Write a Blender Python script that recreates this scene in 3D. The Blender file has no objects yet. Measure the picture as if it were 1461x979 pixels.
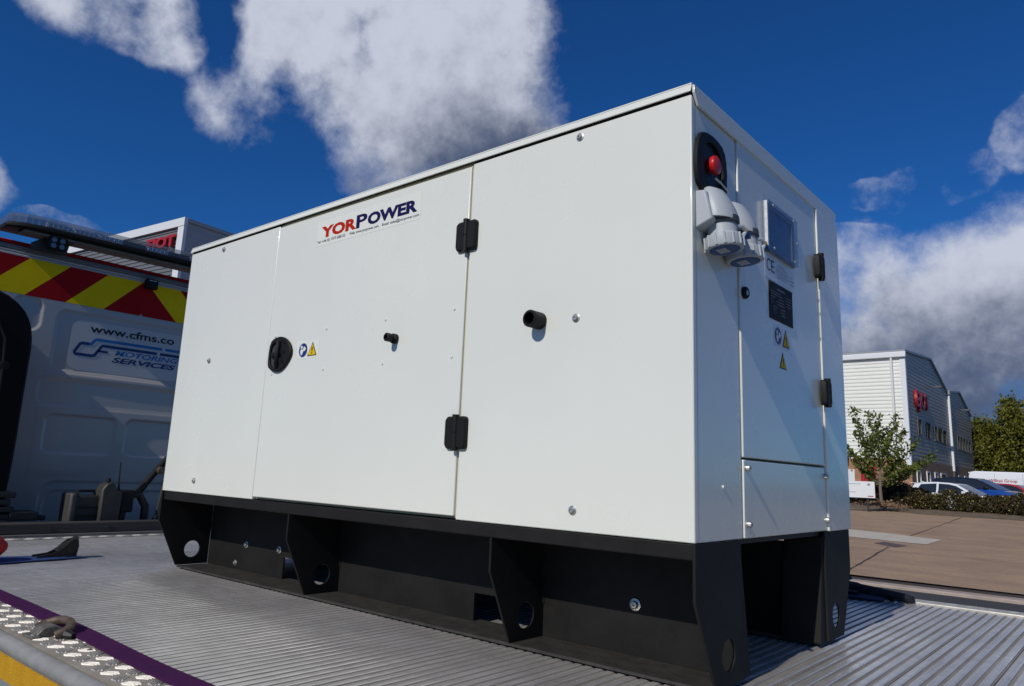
import bpy, bmesh, math, random
import numpy as np
from mathutils import Vector, Matrix, Euler

random.seed(7)
SC = bpy.context.scene
COL = SC.collection
R = math.radians

# ------------------------------------------------------------------ camera
cam = bpy.data.cameras.new("camera")
cam.sensor_width = 36.0
cam.lens = 1052.55 / 1461 * 36.0
cam.shift_x = 8.446 / 1461
cam.shift_y = -22.687 / 1461
cam.clip_start = 0.02
cam.clip_end = 3000
camo = bpy.data.objects.new("camera", cam)
COL.objects.link(camo)
camo.matrix_world = Matrix(((0.76219067, 0.09504772, 0.64033687, 0.63032),
                            (0.64605976, -0.17416889, -0.74315004, -1.27897),
                            (0.04089204, 0.98011792, -0.19415641, 1.38398),
                            (0, 0, 0, 1)))
SC.camera = camo

# ------------------------------------------------------------------ exposure
SC.view_settings.view_transform = 'Standard'
SC.view_settings.look = 'None'
SC.view_settings.gamma = 1.0
SC.view_settings.exposure = -0.7
SC.view_settings.use_curve_mapping = False

# ------------------------------------------------------------------ sun
SUN_EL = 36.5
SUN_DIR = Vector((-0.065, 1.0, -math.tan(R(SUN_EL)))).normalized()   # way the light travels
sl = bpy.data.lights.new("sun", 'SUN')
sl.energy = 5.0
sl.angle = R(0.5)
sl.color = (1.0, 0.955, 0.88)
so = bpy.data.objects.new("sun", sl)
COL.objects.link(so)
so.rotation_euler = SUN_DIR.to_track_quat('-Z', 'Y').to_euler()
so.location = (0, -20, 20)

# ------------------------------------------------------------------ sky with clouds
world = bpy.data.worlds.new("World")
SC.world = world
world.use_nodes = True
world.cycles.sampling_method = 'MANUAL'
world.cycles.sample_map_resolution = 256
WT = world.node_tree
WT.nodes.clear()


def wn(t, **k):
    n = WT.nodes.new(t)
    for a, b in k.items():
        setattr(n, a, b)
    return n


def wl(a, b):
    WT.links.new(a, b)


def wmath(op, a, b=None, c=None, clamp=False):
    n = wn('ShaderNodeMath', operation=op, use_clamp=clamp)
    for i, v in enumerate((a, b, c)):
        if v is None:
            continue
        if isinstance(v, (int, float)):
            n.inputs[i].default_value = v
        else:
            wl(v, n.inputs[i])
    return n.outputs[0]


def wmix(fac, a, b):
    n = wn('ShaderNodeMix', data_type='RGBA')
    if isinstance(fac, (int, float)):
        n.inputs[0].default_value = fac
    else:
        wl(fac, n.inputs[0])
    for i, v in ((6, a), (7, b)):
        if isinstance(v, tuple):
            n.inputs[i].default_value = (*v, 1)
        else:
            wl(v, n.inputs[i])
    return n.outputs[2]


def wmap(v, lo, hi, a=0.0, b=1.0, kind='SMOOTHSTEP'):
    n = wn('ShaderNodeMapRange', interpolation_type=kind)
    wl(v, n.inputs[0])
    n.inputs[1].default_value = lo
    n.inputs[2].default_value = hi
    n.inputs[3].default_value = a
    n.inputs[4].default_value = b
    return n.outputs[0]


tc = wn('ShaderNodeTexCoord')
sky = wn('ShaderNodeTexSky', sky_type='NISHITA')
sky.sun_disc = False
sky.sun_elevation = R(SUN_EL)
sky.sun_rotation = R(180 - 3.7)
sky.altitude = 300
sky.air_density = 1.0
sky.dust_density = 0.0
sky.ozone_density = 3.0
hsv = wn('ShaderNodeHueSaturation')
hsv.inputs['Hue'].default_value = 0.5
hsv.inputs['Saturation'].default_value = 1.0
hsv.inputs['Value'].default_value = 1.2
gain = wn('ShaderNodeMix', data_type='RGBA', blend_type='MULTIPLY')
gain.inputs[0].default_value = 1.0
gain.inputs[7].default_value = (0.25, 0.97, 1.95, 1)
wl(sky.outputs[0], gain.inputs[6])
wl(gain.outputs[2], hsv.inputs['Color'])

warp = wn('ShaderNodeTexNoise', noise_dimensions='3D')
warp.inputs['Scale'].default_value = 5.0
warp.inputs['Detail'].default_value = 5.0
wl(tc.outputs['Generated'], warp.inputs['Vector'])
wsub = wn('ShaderNodeVectorMath', operation='SUBTRACT')
wl(warp.outputs['Color'], wsub.inputs[0])
wsub.inputs[1].default_value = (0.5, 0.5, 0.5)
wsc = wn('ShaderNodeVectorMath', operation='SCALE')
wl(wsub.outputs[0], wsc.inputs[0])
wsc.inputs['Scale'].default_value = 0.10
wadd = wn('ShaderNodeVectorMath', operation='ADD')
wl(tc.outputs['Generated'], wadd.inputs[0])
wl(wsc.outputs[0], wadd.inputs[1])
DIRV = wadd.outputs[0]


def blobs(lst):
    acc = None
    for az, el, a, b, *w in lst:
        m = wn('ShaderNodeMapping', vector_type='TEXTURE')
        az_, el_ = R(az), R(el)
        m.inputs['Location'].default_value = (math.sin(az_) * math.cos(el_), math.cos(az_) * math.cos(el_), math.sin(el_))
        m.inputs['Rotation'].default_value = (el_, 0, -az_)
        m.inputs['Scale'].default_value = (R(a), 0.6, R(b))
        wl(DIRV, m.inputs['Vector'])
        ln = wn('ShaderNodeVectorMath', operation='LENGTH')
        wl(m.outputs[0], ln.inputs[0])
        v = wmath('SUBTRACT', 1.0, ln.outputs['Value'])
        if w:
            v = wmath('MINIMUM', v, w[0])
        acc = v if acc is None else wmath('MAXIMUM', acc, v)
    return wmath('MAXIMUM', acc, -0.8)


# azimuth, elevation, half-width, half-height (degrees), optional cap on the density
CLOUDS = [(-53, 37.0, 14, 8.0), (-47, 31.0, 10, 8.0), (-51.5, 26.5, 8.0, 7.5), (-58, 31.0, 7.5, 6.0, .6), (-44.5, 26.5, 8.0, 6),
          (-38.5, 26.6, 4.0, 1.4, .35), (-61.0, 27.0, 5.5, 5.0, .18),
          (-72.0, 31.0, 6.5, 5.0, .40), (-78.5, 31.0, 5.0, 2.6, .3), (-69.5, 28.4, 4.5, 2.8, .28),
          (-6, 11.0, 20, 8.5), (4, 11.5, 16, 7.5), (-16, 8, 20, 7.5),
          (-9.3, 21.0, 4.5, 1.9, .13), (-13.5, 20.3, 3.5, 1.3, .12), (-3.6, 22.8, 2.6, 2.4, .18), (-14.5, 17.4, 4.5, 1.0, .15),
          (-81.0, 16.0, 5.0, 2.8, .30), (-73.2, 14.2, 3.6, 1.2, .10),
          # the rest of the sky, out of frame; second cloud added as neutral fill light
          (60, 30, 14, 6), (118, 24, 14, 7), (140, 46, 14, 8), (-115, 34, 14, 8), (-150, 16, 22, 6), (25, 62, 14, 7)]
HOLES = [(-65.0, 31.0, 2.8, 6)]
DARK = [(-39.5, 23.0, 14, 8.5), (-52, 18.0, 12, 6),
        (-8, 1.5, 44, 14.0), (60, 26, 14, 5), (-150, 11, 24, 5)]
mask = blobs(CLOUDS)
hole = blobs(HOLES)
dark = blobs(DARK)


def wnoise(scale, detail, rough, src=None):
    n = wn('ShaderNodeTexNoise', noise_dimensions='3D')
    n.inputs['Scale'].default_value = scale
    n.inputs['Detail'].default_value = detail
    n.inputs['Roughness'].default_value = rough
    wl(src or tc.outputs['Generated'], n.inputs['Vector'])
    return n.outputs['Fac']


n1 = wnoise(7.5, 9.0, 0.61)
dens = wmath('ADD', wmath('MULTIPLY', mask, 2.2), wmath('MULTIPLY', wmath('SUBTRACT', n1, 0.51), 3.6))
dens = wmath('SUBTRACT', dens, wmath('MULTIPLY', wmath('MAXIMUM', hole, 0.0), 1.7))
cov = wmap(dens, 0.0, 1.15)
# the sunward side of each billow is brighter: compare with the same noise a little way towards the sun
toff = wn('ShaderNodeVectorMath', operation='ADD')
wl(tc.outputs['Generated'], toff.inputs[0])
toff.inputs[1].default_value = (-0.006, -0.012, 0.026)
n1b = wnoise(7.5, 6.0, 0.61, toff.outputs[0])
relief = wmath('MULTIPLY', wmath('SUBTRACT', n1b, n1), 1.8)
shade = wmath('ADD', wmath('MULTIPLY', wmath('MAXIMUM', dark, 0.0), 1.5), relief)
shade = wmath('ADD', shade, wmath('MULTIPLY', wmath('SUBTRACT', dens, 0.7), 0.05))
shade = wmath('MULTIPLY', wmap(shade, -0.1, 1.05), wmap(dens, 0.0, 0.7))
cl = wmix(shade, (18.5, 19.6, 23.0), (2.6, 3.4, 5.9))
skyc = wmix(wmath('MULTIPLY', cov, 0.97), hsv.outputs[0], cl)
bg = wn('ShaderNodeBackground')
bg.inputs['Strength'].default_value = 0.05
wl(skyc, bg.inputs['Color'])
out = wn('ShaderNodeOutputWorld')
wl(bg.outputs[0], out.inputs[0])

# ------------------------------------------------------------------ materials
MATS = {}


def mat(name, col, rough=0.5, metal=0.0, spec=0.5, var=0.0, vscale=6.0, col2=None, bump=0.0, bscale=60.0, coat=0.0, stretch=None, detail=6.0, alpha=1.0, rvar=0.0):
    if name in MATS:
        return MATS[name]
    m = bpy.data.materials.new(name)
    m.use_nodes = True
    t = m.node_tree
    b = t.nodes['Principled BSDF']
    b.inputs['Base Color'].default_value = (*col, 1)
    b.inputs['Roughness'].default_value = rough
    b.inputs['Metallic'].default_value = metal
    b.inputs['Specular IOR Level'].default_value = spec
    b.inputs['Coat Weight'].default_value = coat
    b.inputs['Coat Roughness'].default_value = 0.08
    b.inputs['Alpha'].default_value = alpha
    if var or bump or col2 or rvar:
        g = t.nodes.new('ShaderNodeNewGeometry')
        src = g.outputs['Position']
        if stretch:
            mp = t.nodes.new('ShaderNodeMapping')
            mp.inputs['Scale'].default_value = stretch
            t.links.new(src, mp.inputs['Vector'])
            src = mp.outputs[0]
    if var or col2 or rvar:
        n = t.nodes.new('ShaderNodeTexNoise')
        n.inputs['Scale'].default_value = vscale
        n.inputs['Detail'].default_value = detail
        n.inputs['Roughness'].default_value = 0.65
        t.links.new(src, n.inputs['Vector'])
        mr = t.nodes.new('ShaderNodeMapRange')
        mr.inputs[1].default_value = 0.3
        mr.inputs[2].default_value = 0.7
        t.links.new(n.outputs['Fac'], mr.inputs[0])
        mx = t.nodes.new('ShaderNodeMix')
        mx.data_type = 'RGBA'
        c2 = col2 if col2 else tuple(c * (1 - var) for c in col)
        c1 = col if col2 else tuple(min(1, c * (1 + var)) for c in col)
        mx.inputs[6].default_value = (*c1, 1)
        mx.inputs[7].default_value = (*c2, 1)
        t.links.new(mr.outputs[0], mx.inputs[0])
        t.links.new(mx.outputs[2], b.inputs['Base Color'])
        if rvar:
            m2 = t.nodes.new('ShaderNodeMapRange')
            m2.inputs[1].default_value = 0.3
            m2.inputs[2].default_value = 0.7
            m2.inputs[3].default_value = max(0.03, rough - rvar)
            m2.inputs[4].default_value = min(1, rough + rvar)
            t.links.new(n.outputs['Fac'], m2.inputs[0])
            t.links.new(m2.outputs[0], b.inputs['Roughness'])
    if bump:
        n = t.nodes.new('ShaderNodeTexNoise')
        n.inputs['Scale'].default_value = bscale
        n.inputs['Detail'].default_value = 3.0
        t.links.new(src, n.inputs['Vector'])
        bp = t.nodes.new('ShaderNodeBump')
        bp.inputs['Strength'].default_value = bump
        bp.inputs['Distance'].default_value = 0.01
        t.links.new(n.outputs['Fac'], bp.inputs['Height'])
        t.links.new(bp.outputs[0], b.inputs['Normal'])
    MATS[name] = m
    return m


def leafmat(name, c1, c2, c3=None):
    m = bpy.data.materials.new(name)
    m.use_nodes = True
    t = m.node_tree
    b = t.nodes['Principled BSDF']
    g = t.nodes.new('ShaderNodeNewGeometry')
    cr = t.nodes.new('ShaderNodeValToRGB')
    cr.color_ramp.elements[0].color = (*c1, 1)
    cr.color_ramp.elements[1].color = (*c2, 1)
    if c3:
        e = cr.color_ramp.elements.new(0.9)
        e.color = (*c2, 1)
        cr.color_ramp.elements[2].color = (*c3, 1)
    t.links.new(g.outputs['Random Per Island'], cr.inputs[0])
    t.links.new(cr.outputs[0], b.inputs['Base Color'])
    b.inputs['Roughness'].default_value = 0.55
    b.inputs['Specular IOR Level'].default_value = 0.3
    tr = t.nodes.new('ShaderNodeBsdfTranslucent')
    t.links.new(cr.outputs[0], tr.inputs['Color'])
    ms = t.nodes.new('ShaderNodeMixShader')
    ms.inputs[0].default_value = 0.25
    t.links.new(b.outputs[0], ms.inputs[1])
    t.links.new(tr.outputs[0], ms.inputs[2])
    t.links.new(ms.outputs[0], t.nodes['Material Output'].inputs[0])
    return m


def clearmat(name, col, rough, fac):
    """clear plastic: part see-through, part glossy"""
    m = bpy.data.materials.new(name)
    m.use_nodes = True
    t = m.node_tree
    b = t.nodes['Principled BSDF']
    b.inputs['Base Color'].default_value = (*col, 1)
    b.inputs['Roughness'].default_value = rough
    tr = t.nodes.new('ShaderNodeBsdfTransparent')
    tr.inputs[0].default_value = (0.93, 0.95, 0.97, 1)
    ms = t.nodes.new('ShaderNodeMixShader')
    ms.inputs[0].default_value = fac
    t.links.new(tr.outputs[0], ms.inputs[1])
    t.links.new(b.outputs[0], ms.inputs[2])
    t.links.new(ms.outputs[0], t.nodes['Material Output'].inputs[0])
    return m


# ------------------------------------------------------------------ mesh helpers
class MB:
    def __init__(s):
        s.v = []
        s.f = []

    def add(s, vs, fs):
        o = len(s.v)
        s.v += [tuple(p) for p in vs]
        s.f += [tuple(i + o for i in f) for f in fs]
        return s

    def box(s, x0, x1, y0, y1, z0, z1):
        vs = [(x, y, z) for x in (x0, x1) for y in (y0, y1) for z in (z0, z1)]
        return s.add(vs, [(0, 1, 3, 2), (4, 6, 7, 5), (0, 4, 5, 1), (2, 3, 7, 6), (0, 2, 6, 4), (1, 5, 7, 3)])

    @staticmethod
    def lift(axis, p, a):
        return {'x': (a, p[0], p[1]), 'y': (p[0], a, p[1]), 'z': (p[0], p[1], a)}[axis]

    def prism(s, poly, axis, a0, a1):
        n = len(poly)
        vs = [s.lift(axis, p, a0) for p in poly] + [s.lift(axis, p, a1) for p in poly]
        fs = [tuple(range(n)), tuple(range(2 * n - 1, n - 1, -1))]
        fs += [(i, i + n, (i + 1) % n + n, (i + 1) % n) for i in range(n)]
        return s.add(vs, fs)

    def ring(s, outer, inner, axis, a0, a1):
        n = len(outer)
        L = s.lift
        vs = [L(axis, p, a0) for p in outer] + [L(axis, p, a0) for p in inner] + [L(axis, p, a1) for p in outer] + [L(axis, p, a1) for p in inner]
        fs = []
        for i in range(n):
            j = (i + 1) % n
            fs += [(i, j, n + j, n + i), (2 * n + i, 3 * n + i, 3 * n + j, 2 * n + j), (i, 2 * n + i, 2 * n + j, j), (n + i, n + j, 3 * n + j, 3 * n + i)]
        return s.add(vs, fs)

    def sheet(s, poly3):
        return s.add(poly3, [tuple(range(len(poly3)))])

    def tube(s, path, r, n=8, cap=True, flat=None):
        """swept tube; r number or list; flat=(w,h,upvec) makes a strap"""
        P = [Vector(p) for p in path]
        rs = r if isinstance(r, (list, tuple)) else [r] * len(P)
        vs = []
        prev = None
        for i, p in enumerate(P):
            d = (P[min(i + 1, len(P) - 1)] - P[max(i - 1, 0)])
            d = d.normalized() if d.length > 1e-9 else Vector((0, 0, 1))
            if prev is None:
                a = Vector((0, 0, 1)) if abs(d.z) < 0.9 else Vector((1, 0, 0))
                u = (a - d * a.dot(d)).normalized()
            else:
                u = (prev - d * prev.dot(d)).normalized()
            prev = u
            w = d.cross(u)
            for k in range(n):
                t = 2 * math.pi * k / n
                vs.append(p + (u * math.cos(t) + w * math.sin(t)) * rs[i])
        fs = []
        for i in range(len(P) - 1):
            for k in range(n):
                a, b = i * n + k, i * n + (k + 1) % n
                fs.append((a, b, b + n, a + n))
        if cap:
            fs += [tuple(range(n - 1, -1, -1)), tuple(range((len(P) - 1) * n, len(P) * n))]
        return s.add(vs, fs)

    def cyl(s, p0, p1, r0, r1=None, n=16):
        return s.tube([p0, p1], [r0, r0 if r1 is None else r1], n)

    def lathe(s, prof, base, axis, n=20):
        """prof: list of (radius, distance along axis)"""
        ax = Vector(axis).normalized()
        a = Vector((0, 0, 1)) if abs(ax.z) < 0.9 else Vector((1, 0, 0))
        u = (a - ax * a.dot(ax)).normalized()
        w = ax.cross(u)
        B = Vector(base)
        vs = []
        for r, h in prof:
            for k in range(n):
                t = 2 * math.pi * k / n
                vs.append(B + ax * h + (u * math.cos(t) + w * math.sin(t)) * max(r, 1e-5))
        fs = []
        for i in range(len(prof) - 1):
            for k in range(n):
                a_, b_ = i * n + k, i * n + (k + 1) % n
                fs.append((a_, b_, b_ + n, a_ + n))
        fs += [tuple(range(n - 1, -1, -1)), tuple(range((len(prof) - 1) * n, len(prof) * n))]
        return s.add(vs, fs)

    def strap(s, path, width, thick, side=None):
        """flat webbing along a path; side = vector across the width"""
        P = [Vector(p) for p in path]
        vs = []
        for i, p in enumerate(P):
            d = (P[min(i + 1, len(P) - 1)] - P[max(i - 1, 0)]).normalized()
            sd = Vector(side[i] if isinstance(side, list) else side)
            sd = (sd - d * sd.dot(d)).normalized()
            nn = sd.cross(d).normalized()
            for a, b in ((-1, -1), (1, -1), (1, 1), (-1, 1)):
                vs.append(p + sd * (a * width / 2) + nn * (b * thick / 2))
        fs = []
        for i in range(len(P) - 1):
            for k in range(4):
                a, b = i * 4 + k, i * 4 + (k + 1) % 4
                fs.append((a, b, b + 4, a + 4))
        fs += [(3, 2, 1, 0), tuple(range((len(P) - 1) * 4, len(P) * 4))]
        return s.add(vs, fs)

    def mesh(s, name, off=None):
        me = bpy.data.meshes.new(name)
        o = Vector(off) if off else Vector((0, 0, 0))
        me.from_pydata([tuple(Vector(p) - o) for p in s.v], [], s.f)
        bm = bmesh.new()
        bm.from_mesh(me)
        bmesh.ops.recalc_face_normals(bm, faces=bm.faces)
        bm.to_mesh(me)
        bm.free()
        return me

    def build(s, name, m, parent=None, bevel=0.0, smooth=False, seg=2):
        o = bpy.data.objects.new(name, s.mesh(name, WLOC.get(parent.name) if parent else None))
        COL.objects.link(o)
        if parent:
            o.parent = parent
            WLOC[o.name] = WLOC.get(parent.name, Vector((0, 0, 0)))
        o.data.materials.append(m)
        if bevel:
            b = o.modifiers.new('bevel', 'BEVEL')
            b.width = bevel
            b.segments = seg
            b.limit_method = 'ANGLE'
            b.angle_limit = R(35)
            smooth = True
        if smooth:
            o.data.polygons.foreach_set('use_smooth', [True] * len(o.data.polygons))
            try:
                o.data.set_sharp_from_angle(angle=R(38))
            except Exception:
                pass
        return o


WLOC = {}       # world position of each object's frame


def tag(o, label=None, cat=None, group=None, kind=None):
    if label:
        o['label'] = label
    if cat:
        o['category'] = cat
    if group:
        o['group'] = group
    if kind:
        o['kind'] = kind
    return o


def thing(name, loc, label, cat, group=None):
    o = bpy.data.objects.new(name, None)
    COL.objects.link(o)
    o.location = loc
    o.empty_display_size = 0.2
    WLOC[o.name] = Vector(loc)
    return tag(o, label, cat, group)


def inst(src, parent, loc, name=None, rotz=0.0, scale=None):
    """copy sharing mesh data; loc in world"""
    o = src.copy()
    COL.objects.link(o)
    o.parent = parent
    o.location = Vector(loc) - WLOC.get(parent.name, Vector((0, 0, 0)))
    o.rotation_euler = (0, 0, rotz)
    if scale:
        o.scale = scale
    return o


def rrect(x0, x1, z0, z1, r, n=5):
    p = []
    for cx, cz, a0 in ((x1 - r, z1 - r, 0), (x0 + r, z1 - r, 90), (x0 + r, z0 + r, 180), (x1 - r, z0 + r, 270)):
        for k in range(n + 1):
            a = R(a0 + 90 * k / n)
            p.append((cx + r * math.cos(a), cz + r * math.sin(a)))
    return p


def circle(cx, cz, r, n=24):
    return [(cx + r * math.cos(2 * math.pi * k / n), cz + r * math.sin(2 * math.pi * k / n)) for k in range(n)]


def smoothpoly(pts, it=2):
    for _ in range(it):
        q = []
        for i in range(len(pts)):
            a, b = pts[i], pts[(i + 1) % len(pts)]
            q += [(a[0] * .75 + b[0] * .25, a[1] * .75 + b[1] * .25), (a[0] * .25 + b[0] * .75, a[1] * .25 + b[1] * .75)]
        pts = q
    return pts


def hole_poly(outer, c, r, n=24):
    """outer and inner rings with the same count, for a plate with a round hole"""
    angs = [2 * math.pi * k / n for k in range(n)] + [math.atan2(p[1] - c[1], p[0] - c[0]) % (2 * math.pi) for p in outer]
    angs = sorted(set(round(a, 5) for a in angs))
    O, I = [], []
    for a in angs:
        d = (math.cos(a), math.sin(a))
        best = 1e9
        for i in range(len(outer)):
            p, q = outer[i], outer[(i + 1) % len(outer)]
            ex, ez = q[0] - p[0], q[1] - p[1]
            den = d[0] * ez - d[1] * ex
            if abs(den) < 1e-12:
                continue
            px, pz = p[0] - c[0], p[1] - c[1]
            t = (px * ez - pz * ex) / den
            u = (px * d[1] - pz * d[0]) / den
            if t > 0 and -1e-6 <= u <= 1 + 1e-6:
                best = min(best, t)
        O.append((c[0] + d[0] * best, c[1] + d[1] * best))
        I.append((c[0] + d[0] * r, c[1] + d[1] * r))
    return O, I


def text(name, body, m, parent, origin, right, up, width=None, height=None, bold=0.0, shear=0.0, depth=0.0, spacing=1.0):
    """flat lettering: lower-left corner at origin, fitted to width x height"""
    cu = bpy.data.curves.new(name, 'FONT')
    cu.body = body
    cu.size = 1
    cu.offset = bold
    cu.shear = shear
    cu.space_character = spacing
    cu.resolution_u = 3
    cu.extrude = 0.5 if depth else 0
    o = bpy.data.objects.new(name, cu)
    COL.objects.link(o)
    bpy.context.view_layer.update()
    me = bpy.data.meshes.new_from_object(o.evaluated_get(bpy.context.evaluated_depsgraph_get()))
    bpy.data.objects.remove(o)
    bpy.data.curves.remove(cu)
    co = np.empty(len(me.vertices) * 3)
    me.vertices.foreach_get('co', co)
    co = co.reshape(-1, 3)
    lo, hi = co.min(0), co.max(0)
    sx = width / (hi[0] - lo[0]) if width else None
    sy = height / (hi[1] - lo[1]) if height else None
    sx = sx or sy
    sy = sy or sx
    rt, u = Vector(right).normalized(), Vector(up).normalized()
    nn = rt.cross(u)
    off = Vector(origin) - WLOC.get(parent.name, Vector((0, 0, 0)))
    a = np.array
    W = a(off)[None] + (co[:, :1] - lo[0]) * sx * a(rt)[None] + (co[:, 1:2] - lo[1]) * sy * a(u)[None] + (co[:, 2:3] + (0.5 if depth else 0)) * depth * a(nn)[None]
    me.vertices.foreach_set('co', W.ravel())
    me.update()
    ob = bpy.data.objects.new(name, me)
    COL.objects.link(ob)
    ob.parent = parent
    WLOC[ob.name] = WLOC.get(parent.name, Vector((0, 0, 0)))
    me.materials.clear()
    me.materials.append(m)
    return ob


def leaves(name, pts, size, m, parent, droop=0.0, aspect=1.6, seed=1):
    """cloud of small leaf quads at pts (Nx3 array, world)"""
    rng = np.random.default_rng(seed)
    n = len(pts)
    d = rng.normal(size=(n, 3))
    d[:, 2] -= droop
    d /= np.linalg.norm(d, axis=1)[:, None]
    b = np.cross(d, rng.normal(size=(n, 3)))
    b /= np.linalg.norm(b, axis=1)[:, None]
    s = size * rng.uniform(0.6, 1.35, size=(n, 1))
    P0 = pts - d * s * 0.5 * aspect
    P1 = pts + b * s * 0.45
    P2 = pts + d * s * 0.5 * aspect
    P3 = pts - b * s * 0.45
    V = np.stack([P0, P1, P2, P3], 1).reshape(-1, 3) - np.array(WLOC.get(parent.name, Vector((0, 0, 0))))[None]
    me = bpy.data.meshes.new(name)
    me.vertices.add(4 * n)
    me.vertices.foreach_set('co', V.ravel())
    me.loops.add(4 * n)
    me.loops.foreach_set('vertex_index', np.arange(4 * n))
    me.polygons.add(n)
    me.polygons.foreach_set('loop_start', np.arange(0, 4 * n, 4))
    me.polygons.foreach_set('loop_total', np.full(n, 4))
    me.update(calc_edges=True)
    me.materials.append(m)
    o = bpy.data.objects.new(name, me)
    COL.objects.link(o)
    o.parent = parent
    return o


# ------------------------------------------------------------------ materials used
M_WHITE = mat('white_paint', (0.735, 0.738, 0.66), 0.30, var=0.022, vscale=1.3, coat=0.4, rvar=0.08, bump=0.035, bscale=420)


def overlay(m, scale, stretch, lo, hi, detail=5.0):
    """multiply a material's base colour by a stretched noise: streaks, stains, wear"""
    t = m.node_tree
    b = t.nodes['Principled BSDF']
    g = t.nodes.new('ShaderNodeNewGeometry')
    mp = t.nodes.new('ShaderNodeMapping')
    mp.inputs['Scale'].default_value = stretch
    n = t.nodes.new('ShaderNodeTexNoise')
    n.inputs['Scale'].default_value = scale
    n.inputs['Detail'].default_value = detail
    mr = t.nodes.new('ShaderNodeMapRange')
    mr.inputs[1].default_value = 0.32
    mr.inputs[2].default_value = 0.62
    mr.inputs[3].default_value = lo
    mr.inputs[4].default_value = hi
    mx = t.nodes.new('ShaderNodeMix')
    mx.data_type = 'RGBA'
    mx.blend_type = 'MULTIPLY'
    mx.inputs[0].default_value = 1.0
    t.links.new(g.outputs['Position'], mp.inputs['Vector'])
    t.links.new(mp.outputs[0], n.inputs['Vector'])
    t.links.new(n.outputs['Fac'], mr.inputs[0])
    src = b.inputs['Base Color'].links[0].from_socket
    t.links.new(src, mx.inputs[6])
    t.links.new(mr.outputs[0], mx.inputs[7])
    t.links.new(mx.outputs[2], b.inputs['Base Color'])


overlay(M_WHITE, 1.0, (11, 11, .9), 0.993, 1.003)
overlay(M_WHITE, 1.0, (1.1, 1.1, 1.6), 0.975, 1.01)
M_SEAL = mat('cream_seal', (0.55, 0.50, 0.32), 0.7)
M_INNER = mat('dark_inner', (0.03, 0.03, 0.03), 0.8)
M_BLACK = mat('black_steel_paint', (0.014, 0.0132, 0.0124), 0.6, spec=0.16, var=0.25, vscale=9, bump=0.06, bscale=260)
M_FLANGE = mat('dusty_black_steel', (0.016, 0.015, 0.014), 0.65, col2=(0.045, 0.04, 0.034), vscale=28, detail=9, bump=0.15, bscale=160)
M_PLASTIC = mat('black_plastic', (0.012, 0.0115, 0.011), 0.55, spec=0.2, bump=0.05, bscale=500)
M_ZINC = mat('zinc_bolt', (0.5, 0.49, 0.45), 0.36, metal=0.8)
M_RED = mat('red_button', (0.55, 0.012, 0.012), 0.35)
M_SOCK = mat('socket_grey', (0.42, 0.45, 0.47), 0.45, bump=0.02, bscale=500)
M_SOCKD = mat('socket_dark', (0.05, 0.055, 0.06), 0.5)
M_BLUE = mat('socket_blue', (0.02, 0.07, 0.2), 0.4)
M_PALE = mat('pale_print', (0.5, 0.52, 0.55), 0.5)
M_BRASS = mat('brass', (0.5, 0.33, 0.1), 0.35, metal=0.8)
M_CLEAR = clearmat('clear_cover', (0.16, 0.25, 0.42), 0.06, 0.22)
M_STICK = mat('sticker_white', (0.737, 0.741, 0.666), 0.4, spec=0.3)
M_TRED = mat('print_red', (0.42, 0.018, 0.004), 0.6, spec=0.1)
M_TBLUE = mat('print_navy', (0.010, 0.009, 0.07), 0.6, spec=0.1)
M_IBLUE = mat('icon_blue', (0.012, 0.03, 0.16), 0.45)
M_IYEL = mat('icon_yellow', (0.72, 0.47, 0.006), 0.6, spec=0.15)
M_IBLK = mat('icon_black', (0.01, 0.01, 0.01), 0.5)
M_PLATE = mat('black_plate', (0.010, 0.010, 0.016), 0.6, spec=0.15)
M_PTEXT = mat('plate_text', (0.2, 0.2, 0.22), 0.6, spec=0.2)
M_SCREEN = mat('controller_face', (0.13, 0.18, 0.26), 0.3, var=0.25, vscale=30)
M_ALU = mat('deck_aluminium', (0.86, 0.83, 0.78), 0.29, metal=0.55, col2=(0.64, 0.61, 0.57), vscale=3.2, detail=10, rvar=0.12, bump=0.08, bscale=90, stretch=(1, 0.35, 1))
overlay(M_ALU, 1.0, (110, 2.5, 1), 0.80, 1.06)
overlay(M_ALU, 1.0, (2.6, 1.7, 1), 0.72, 1.05, 9.0)
overlay(M_ALU, 1.0, (9, 30, 1), 0.88, 1.04, 6.0)
M_CHEQ = mat('chequer_plate_worn', (0.40, 0.36, 0.31), 0.6, metal=0.25, col2=(0.27, 0.235, 0.19), vscale=16, detail=9, bump=0.1, bscale=200)
M_TREAD = mat('tread_bright', (0.46, 0.44, 0.40), 0.5, metal=0.3, var=.3, vscale=60)
M_RAIL = mat('galvanised_rail', (0.33, 0.325, 0.31), 0.6, metal=0.15, spec=.3, col2=(0.2, 0.195, 0.185), vscale=14, detail=8, bump=0.06, bscale=120)
M_SKIRT = mat('skirt_grey', (0.22, 0.25, 0.24), 0.55, var=0.1, vscale=8)
M_TAPE = mat('amber_tape', (0.62, 0.33, 0.004), 0.5, col2=(0.5, 0.25, 0.003), vscale=30, bump=0.35, bscale=320)
M_RUST = mat('rusty_steel', (0.17, 0.13, 0.1), 0.6, metal=0.45, col2=(0.09, 0.055, 0.035), vscale=40, bump=0.2, bscale=120)
M_PURPLE = mat('purple_webbing', (0.07, 0.012, 0.075), 0.9, spec=.1, col2=(0.045, 0.012, 0.055), vscale=9, bump=0.4, bscale=420, stretch=(1, 3, 1))
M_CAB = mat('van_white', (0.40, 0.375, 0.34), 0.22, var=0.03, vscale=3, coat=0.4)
M_CHRED = mat('chevron_red', (0.36, 0.006, 0.008), 0.6, spec=0.12, var=0.1, vscale=9)
M_CHYEL = mat('chevron_yellow', (0.85, 0.58, 0.004), 0.6, spec=0.12, var=0.06, vscale=9)
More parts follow.
